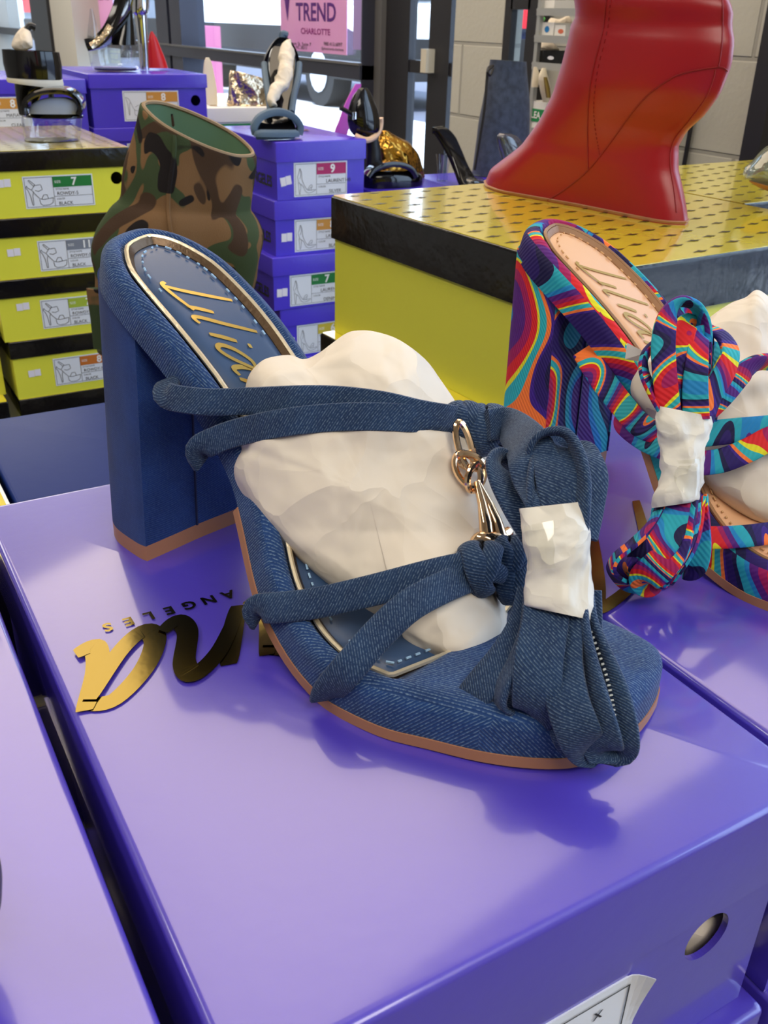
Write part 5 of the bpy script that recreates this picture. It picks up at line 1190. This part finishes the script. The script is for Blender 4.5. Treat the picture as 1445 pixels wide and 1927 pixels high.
# white and green box with a cream shoe and a crumpled metallic boot
zw = ony(400, 203, 2.14).z
t, bd_, ld_ = shoe_box('white shoe box with a green band behind the purple boxes', .786, .960, 2.14, 2.46, zw, .1, .03, 'white_box', 'white_box', group='pale boxes at the back')
g = G(); g.box(.79, .956, 2.1415, 2.1425, zw-.060, zw-.034); g.make('green_band', M['green_card'], bd_, smooth=False)
plinth('dark plinth under the white and green box', .79, .95, 2.15, 2.45, TR, zw-.1005)
g = G(); rows(g, [(197, 385, 409), (170, 382, 408), (140, 382, 403), (118, 384, 398), (108, 387, 393)], 2.22, .4, 28, 1, 18, zmin=zw+.0005); tag(g.make('cream_slipper', M['cream']), 'cream shoe standing on its toe behind the purple box corner', 'shoe')
mb = thing('metallic_boot', 'crumpled gold and silver metallic boot left of the blue and black sandal', 'boot', ony(470, 215, 2.20))
def crush(a, k, p): return 1+.09*noise.noise(p*30)+.05*math.sin(a*40+k*9)
g = G(); inn = rows(g, [(214, 428, 520), (190, 430, 516), (165, 431, 512), (145, 433, 508, 158), (132, 436, 503, 150)], 2.20, .6, 48, 1, 24, crush, True, False, inner=8, zmin=zw+.0005); g.make('shaft', M['silver_crush'], mb, angle=80)
g = G(); g.loft(inn, False, True); g.make('lining', M['purple_in'], mb)
g = G(); rows(g, [(222, 396, 440), (212, 404, 440), (204, 418, 438), (198, 428, 438)], 2.19, .8, 28, 1, 12, crush, zmin=zw+.0005); g.make('toe', M['silver_crush'], mb)

# ---------------------------------------------------------------- blue and black sandal on the purple stack
sb = thing('stiletto_sandal', 'black sandal with slate blue straps seen from the toe, on the middle purple stack', 'sandal', onz(520, 256, -.005))
def path(lst, n): return [ony(q[0], q[1], q[2]) for q in catmull(lst, n)]
fb = [(519, 252, 1.625, .046), (520, 240, 1.645, .045), (521, 226, 1.67, .036), (524, 208, 1.69, .030), (527, 180, 1.715, .028), (529, 150, 1.74, .031), (530, 120, 1.765, .034), (530, 95, 1.785, .028), (530, 84, 1.79, .014)]
q = catmull(fb, 40); g = G(); g.ribbon([ony(a[0], a[1], a[2]) for a in q], [Vector((_c, -_s*1.0, 0)).normalized()*a[3]*.96 if False else Vector((.80, -.0, 0))*a[3] for a in q], .010); g.make('footbed', M['patent'], sb)
g = G(); g.ribbon([ony(a[0], a[1]+4, a[2]+.012) for a in q], [Vector((.84, 0, 0))*a[3] for a in q], .012); g.make('sole_edge', M['slate'], sb)
g = G(); arch(g, [(480, 252), (478, 238), (488, 222), (508, 212), (530, 211), (552, 220), (564, 236), (562, 252)], 1.645, .017, .011); g.make('toe_strap', M['slate'], sb)
g = G(); rows(g, [(257, 478, 563), (248, 480, 562), (244, 490, 556)], 1.625, .3, 30, .9, 6, zmin=-.0045); g.make('toe_rand', M['slate'], sb)
g = G(); cq = [(150, 500, 560), (130, 494, 563), (110, 497, 561), (92, 505, 555), (76, 516, 545), (70, 524, 538)]
rings = [ell(ony(b, a, 1.80), ony(c_, a, 1.80), .55, 32) for a, b, c_ in catmull(cq, 18)]; half = [[r[k % 32] for k in range(0, 17)] for r in rings]
g.loft([h+[Vector(p)+(Vector((0, -.004, 0))) for p in reversed(h)] for h in half], True, True); g.make('heel_counter', M['black_matte'], sb, angle=60)
for sx in (1, -1):
    g = G(); g.tube(path([(529+sx*20, 212, 1.67), (529+sx*24, 180, 1.70), (530+sx*30, 150, 1.74), (530+sx*33, 120, 1.78)], 16), .006, 8); g.make('side_strap', M['slate'], sb)
g = G(); g.tube([ony(530, 70, 1.80), ony(531, 63, 1.80), ony(540, 66, 1.80)], .006, 8, steps=8); g.make('pull_tab', M['slate'], sb)
g = G(); rows(g, [(240, 545, 556), (180, 541, 553), (110, 530, 552)], 1.835, 1, 14, zmin=-.0045); g.make('stiletto_heel', M['slate'], sb)
g = G(); g.tube(path([(514, 198, 1.66), (512, 184, 1.67), (518, 170, 1.68), (530, 158, 1.69), (536, 138, 1.70), (538, 116, 1.715), (541, 96, 1.73), (540, 78, 1.74)], 40), [.006, .009, .011, .013, .014, .012, .011, .008], 12)
for i, v in enumerate(g.v): g.v[i] = v+Vector((noise.noise(v*60), 0, noise.noise(v*60+Vector((3, 1, 7)))))*.006
tag(g.make('tissue_paper', M['paper'], angle=80), 'twisted white tissue paper standing in the blue and black sandal', 'tissue paper')

# ---------------------------------------------------------------- shoes by the window, behind the yellow boxes
bw_ = thing('platform_heel', 'black patent ankle strap platform shoe beside the middle purple stack', 'shoe', ony(735, 350, 1.66))
Y7 = 1.66
g = G(); inn = rows(g, [(256, 668, 706), (245, 659, 713), (225, 655, 713), (205, 657, 709), (185, 663, 701), (172, 671, 695), (165, 677, 690)], Y7, .6, 36, 1, 22); g.make('ankle_upper', M['patent'], bw_)
g = G(); g.tube(path([(668, 256, Y7-.02), (690, 264, Y7-.03), (708, 254, Y7-.01), (716, 236, Y7), (716, 222, Y7)], 18), .0055, 8); g.make('lining_edge', M['pale_lining'], bw_)
g = G(); rows(g, [(336, 688, 724), (310, 690, 718), (285, 692, 716), (262, 690, 712)], Y7+.03, .7, 24, 1, 12, zmin=SZ+.0005); g.make('arch', M['black_matte'], bw_)
g = G(); rows(g, [(352, 686, 790), (338, 684, 792), (326, 688, 788), (320, 700, 770)], Y7, .5, 36, .9, 12, zmin=SZ+.0005); g.make('platform', M['patent'], bw_)
g = G(); arch(g, [(690, 330), (700, 318), (722, 309), (748, 308), (770, 316), (780, 332)], Y7-.02, .018, .010); g.make('toe_strap', M['patent'], bw_)
g = G(); g.tube(path([(676, 170, Y7-.045), (668, 195, Y7-.055), (664, 222, Y7-.055)], 12), .0035, 6); g.tube(path([(662, 215, Y7-.05), (650, 208, Y7-.05), (640, 203, Y7-.05)], 10), .004, 6); g.make('ankle_strap', M['black_matte'], bw_)
g = G(); g.tube([ony(x, y, Y7-.06) for x, y in ((664, 212), (669, 211), (669, 224), (664, 225))], .0013, 6, closed=True); g.make('buckle', M['chrome'], bw_)
gb = thing('gold_boot', 'bronze gold crumpled boot behind the black patent platform shoe', 'boot', ony(745, 330, 1.74))
g = G(); rows(g, [(334, 704, 794), (310, 706, 790), (285, 708, 782), (268, 712, 768), (256, 716, 745), (246, 718, 730)], 1.74, .6, 40, 1, 24, crush, zmin=SZ+.0005); g.make('upper', M['gold_crush'], gb, angle=80)
# pink ribbon standing against the glass
_p = [ony(x, y, 1.765) for x, y in ((640, 258), (652, 225), (664, 190), (674, 158))]; _p = [Vector((_p[0].x-.004, 1.765, SZ+.0005))]+_p
g = G(); g.ribbon(_p, [Vector((.012, 0, 0)), Vector((.014, 0, 0)), Vector((.016, 0, 0)), Vector((.015, 0, 0)), Vector((.006, 0, 0))], .004, 20)
tag(g.make('pink_strap', mat('pink_vinyl', S(200, 60, 190), 0.3)), 'pink strap standing behind the black patent platform shoe', 'strap')
ms = thing('mule', 'black patent mule with a clear heel between the gold boot and the tall denim boot', 'shoe', ony(865, 350, 1.62))
q = catmull([(818, 245, 1.66, .012), (828, 246, 1.66, .022), (842, 262, 1.655, .028), (856, 290, 1.64, .026), (868, 318, 1.62, .026), (882, 345, 1.60, .034), (900, 352, 1.57, .036)], 34)
g = G(); g.ribbon([ony(a[0], a[1], a[2]) for a in q], [Vector((.80, .5, 0)).normalized()*a[3] for a in q], .012); g.make('footbed', M['patent'], ms)
g = G(); rows(g, [(350, 822, 840), (320, 824, 842), (290, 822, 848)], 1.68, .9, 20, 1, 8, zmin=SZ+.0005); g.make('clear_heel', M['clear'], ms)
g = G(); rows(g, [(352, 870, 915), (340, 868, 912), (334, 880, 905)], 1.60, .6, 24, 1, 8, zmin=SZ+.0005); g.make('clear_vamp', M['smoke'], ms)
db = thing('denim_boot', 'tall washed black denim boot in front of the white pillar', 'boot', ony(945, 330, 1.72))
g = G(); inn = rows(g, [(335, 890, 985), (300, 896, 986), (250, 902, 991), (200, 910, 993), (150, 920, 989), (112, 925, 987, 116)], 1.72, .62, 48, 1, 30, lambda a, k, p: 1+.03*noise.noise(p*20), True, False, inner=6, zmin=SZ+.0005); g.make('shaft', M['grey_denim'], db, angle=80)
g = G(); g.loft(inn, False, True); g.make('lining', M['denim_lining'], db)
g = G(); g.tube(path([(928, 124, 1.66), (919, 128, 1.655), (916, 150, 1.655), (912, 200, 1.65), (903, 260, 1.65), (893, 320, 1.65)], 30), .0028, 6); g.tube(path([(926, 126, 1.655), (917, 134, 1.65), (922, 142, 1.65), (928, 128, 1.655)], 14), .0026, 6); g.make('lace', M['black_matte'], db)
cl = thing('clear_mule', 'smoky clear shoe heel just behind the toe of the red boot', 'shoe', ony(962, 300, 1.56))
g = G(); inn = rows(g, [(300, 944, 986), (275, 938, 984), (258, 936, 974), (251, 940, 960)], 1.56, .5, 30, 1, 16); g.make('counter', M['smoke'], cl)
g = G(); rows(g, [(345, 946, 962), (300, 948, 964)], 1.60, 1, 14, zmin=SZ+.0005); g.make('heel', M['clear'], cl)
vs_ = thing('clear_shoe', 'clear vinyl pointed shoe cut by the right edge, on the second yellow box', 'shoe', (.87, .70, EZ))
g = G(); tv = depth(onz(1440, 340, EZ+.02)); blob(g, [(1402, 334), (1404, 320), (1416, 302), (1432, 284), (1448, 272), (1480, 256), (1530, 250), (1530, 356), (1480, 362), (1445, 352), (1420, 343), (1406, 338)], lambda x, y: tv, .030, .030, .003, 40, 72, 24, (1450, 315)); g.make('upper', M['vinyl'], vs_)
g = G(); blob(g, [(1398, 326), (1404, 312), (1416, 306), (1418, 322), (1412, 338), (1402, 336)], lambda x, y: tv-.004, .010, .010, 0, 40, 40, 12); g.make('toe_wrap', M['clear'], vs_)
g = G(); blob(g, [(1412, 340), (1445, 352), (1490, 362), (1530, 360), (1530, 366), (1480, 368), (1440, 358), (1414, 345)], lambda x, y: tv, .026, .026, 0, 40, 48, 10, (1470, 357)); g.make('sole', M['tan_sole'], vs_)
# dark shoe at the left edge
dk = thing('dark_shoe', 'dark navy shoe toe cut off by the left edge of the picture', 'shoe', (-.03, .185, 0))
dd = depth(onz(-20, 1690, .022))
g = G(); blob(g, [(-190, 1560), (-80, 1530), (-20, 1565), (1, 1620), (4, 1675), (-2, 1720), (-24, 1756), (-80, 1772), (-190, 1770)], lambda x, y: dd, .018, .018, 0, 40, 60, 20, (-90, 1660)); g.make('upper', M['black_matte'], dk)
g = G(); blob(g, [(-190, 1756), (-60, 1752), (-10, 1732), (-2, 1744), (-20, 1772), (-70, 1788), (-190, 1790)], lambda x, y: dd, .017, .017, 0, 40, 48, 10, (-90, 1768)); g.make('sole', mat('navy_sole', S(28, 40, 96), 0.5), dk)

# ---------------------------------------------------------------- wire shelves by the window
sh = thing('wire_shelving', 'wire shelving unit with stock boxes behind the red boot', 'shelf', (1.7, 1.92, FL))
S0, S1, SU0, SU1 = 1.74, 2.02, 1.60, 1.80
for x in (SU0, SU1-.012):
    for y in (S0, S1-.012):
        g = G(); g.box(x, x+.012, y, y+.012, FL, 1.0); g.make('post', M['wire'], sh, smooth=False)
g = G(); g.box(SU1, SU1+.006, S0, S1, FL, 1.0); g.make('back_panel', M['frame_black'], sh, smooth=False)
lev = [onx(1030, y, SU0).z for y in (17, 68, 120, 246)]
for z in lev:
    g = G()
    for y in [S0+i*.0117 for i in range(25)]: g.box(SU0, SU1, y, y+.003, z-.004, z)
    for x in (SU0, SU1-.004, (SU0+SU1)/2): g.box(x, x+.004, S0, S1, z-.008, z-.003)
    g.box(SU0-.002, SU0, S0, S1, z-.014, z+.002); g.make('wire_shelf', M['wire'], sh, smooth=False)
def carton(label, x0, x1, y0, y1, m, yb=None, mark=None, lid=True):
    """open carton on a shelf: x pixels along the front edge, y pixels top and bottom"""
    a, b = onx(x0, y1, SU0+.01), onx(x1, y1, SU0+.01); zt = onx((x0+x1)/2, y0, SU0+.01).z; zb = [z for z in lev if z < zt-.001]; zb = max(zb)+.0012
    t = thing('carton', label, 'box', ((SU0+SU1)/2, (a.y+b.y)/2, zb), 'cartons on the wire shelves')
    y0_, y1_ = min(a.y, b.y), max(a.y, b.y); g = G(); x_ = SU0+.01
    for bx in ((x_, x_+.15, y0_, y1_, zb, zb+.002), (x_, x_+.002, y0_, y1_, zb+.002, zt), (x_+.148, x_+.15, y0_, y1_, zb+.002, zt), (x_+.002, x_+.148, y0_, y0_+.002, zb+.002, zt), (x_+.002, x_+.148, y1_-.002, y1_, zb+.002, zt)): g.box(*bx)
    bo = g.make('body', M[m], t, smooth=False)
    if mark:
        for (mx, my, w, h, mm) in mark:
            p = onx(mx, my, x_-.0006); g = G(); fr = frame(p, (0, -1, 0), (0, 0, 1), Vector((-1, 0, 0))); g.add([fr(w*math.cos(k), h*math.sin(k)) for k in [2*PI*i/16 for i in range(16)]], [tuple(range(16))]); g.make('printed_mark', M[mm], bo, smooth=False)
    return t
M['mark_blue'] = mat('blue_print', S(30, 120, 190), 0.5); M['mark_orange'] = mat('orange_print', S(214, 110, 80), 0.5); M['mark_green'] = mat('leaf_green', S(80, 210, 90), 0.5)
carton('open white carton with a blue mark on the wire shelf', 1017, 1041, 42, 60, 'white_box', mark=[(1029, 55, .009, .007, 'mark_blue')])
carton('open white carton with an orange mark on the wire shelf', 1043, 1063, 47, 63, 'white_box', mark=[(1055, 59, .010, .005, 'mark_orange')])
carton('white carton on the top wire shelf', 1022, 1043, 0, 9, 'white_box')
carton('black carton with a pale label on the middle wire shelf', 1014, 1072, 96, 114, 'black_card', mark=[(1036, 109, .012, .004, 'label')])
for lab, ol, m, tt in (('white tissue bundle in the black carton', [(1012, 92), (1016, 80), (1030, 76), (1044, 84), (1052, 96), (1030, 100)], 'paper', 0), ('white plastic wrapping sticking out of the cartons', [(1030, 46), (1036, 34), (1052, 36), (1070, 30), (1076, 44), (1062, 52), (1040, 50)], 'paper', 0), ('green wrapped item beside the white cartons', [(1018, 38), (1019, 33), (1024, 32), (1026, 36), (1022, 41)], 'mark_green', 0)):
    g = G(); dq = depth(onx(1035, 60, SU0+.07)); blob(g, ol, lambda x, y: dq, .02, .02, .003, 40, 40, 12); tag(g.make('wrapping', M[m], angle=80), lab, 'wrapping')
sp = thing('silver_pump', 'pale pump with a gold insole standing on the green box on the shelf', 'shoe', onx(1030, 192, SU0+.05))
g = G(); rows(g, [(192, 1022, 1034), (176, 1018, 1036), (160, 1015, 1034), (144, 1014, 1030), (128, 1020, 1027)], 1.95, .5, 24, 1, 16); g.make('upper', M['cream'], sp)
g = G(); rows(g, [(184, 1028, 1036), (165, 1025, 1034), (145, 1023, 1029)], 1.925, .5, 18, 1, 10); g.make('insole', M['gold_print'], sp)
g = G(); rows(g, [(164, 1000, 1012), (145, 1002, 1016), (126, 1004, 1010)], 1.99, .5, 20, 1, 12); tag(g.make('pale_slipper', M['cream']), 'white shoe beside the pale pump on the shelf', 'shoe')
a, b = onx(991, 240, SU0+.005), onx(1030, 240, SU0+.005); zt = onx(1005, 190, SU0+.005).z
t = thing('stock_box', 'white box with a green band beneath the pale pump', 'box', (SU0+.09, (a.y+b.y)/2, lev[3]))
g = G(); g.box(SU0+.005, SU0+.18, min(a.y, b.y)-.04, max(a.y, b.y), lev[3]+.0012, zt); bo = g.make('body', M['white_box'], t, smooth=False)
z0_, z1_ = onx(1000, 228, SU0).z, onx(1000, 204, SU0).z
g = G(); g.box(SU0+.0035, SU0+.0045, min(a.y, b.y)-.04, max(a.y, b.y), z0_, z1_); g.make('green_band', M['green_card'], bo, smooth=False)
g = G(); fr = frame((SU0+.003, max(a.y, b.y)-.004, z0_+.008), (0, -1, 0), (0, 0, 1), Vector((-1, 0, 0))); g.text('PLEA', .022, 0, 0, fr, .0003, bold=.02); g.make('box_lettering', M['white_ink'], bo, smooth=False)

# ---------------------------------------------------------------- stand everything on the floor at z = 0
for o in list(COL.objects):
    if o.parent is None and o is not camo: o.location.z += LIFT
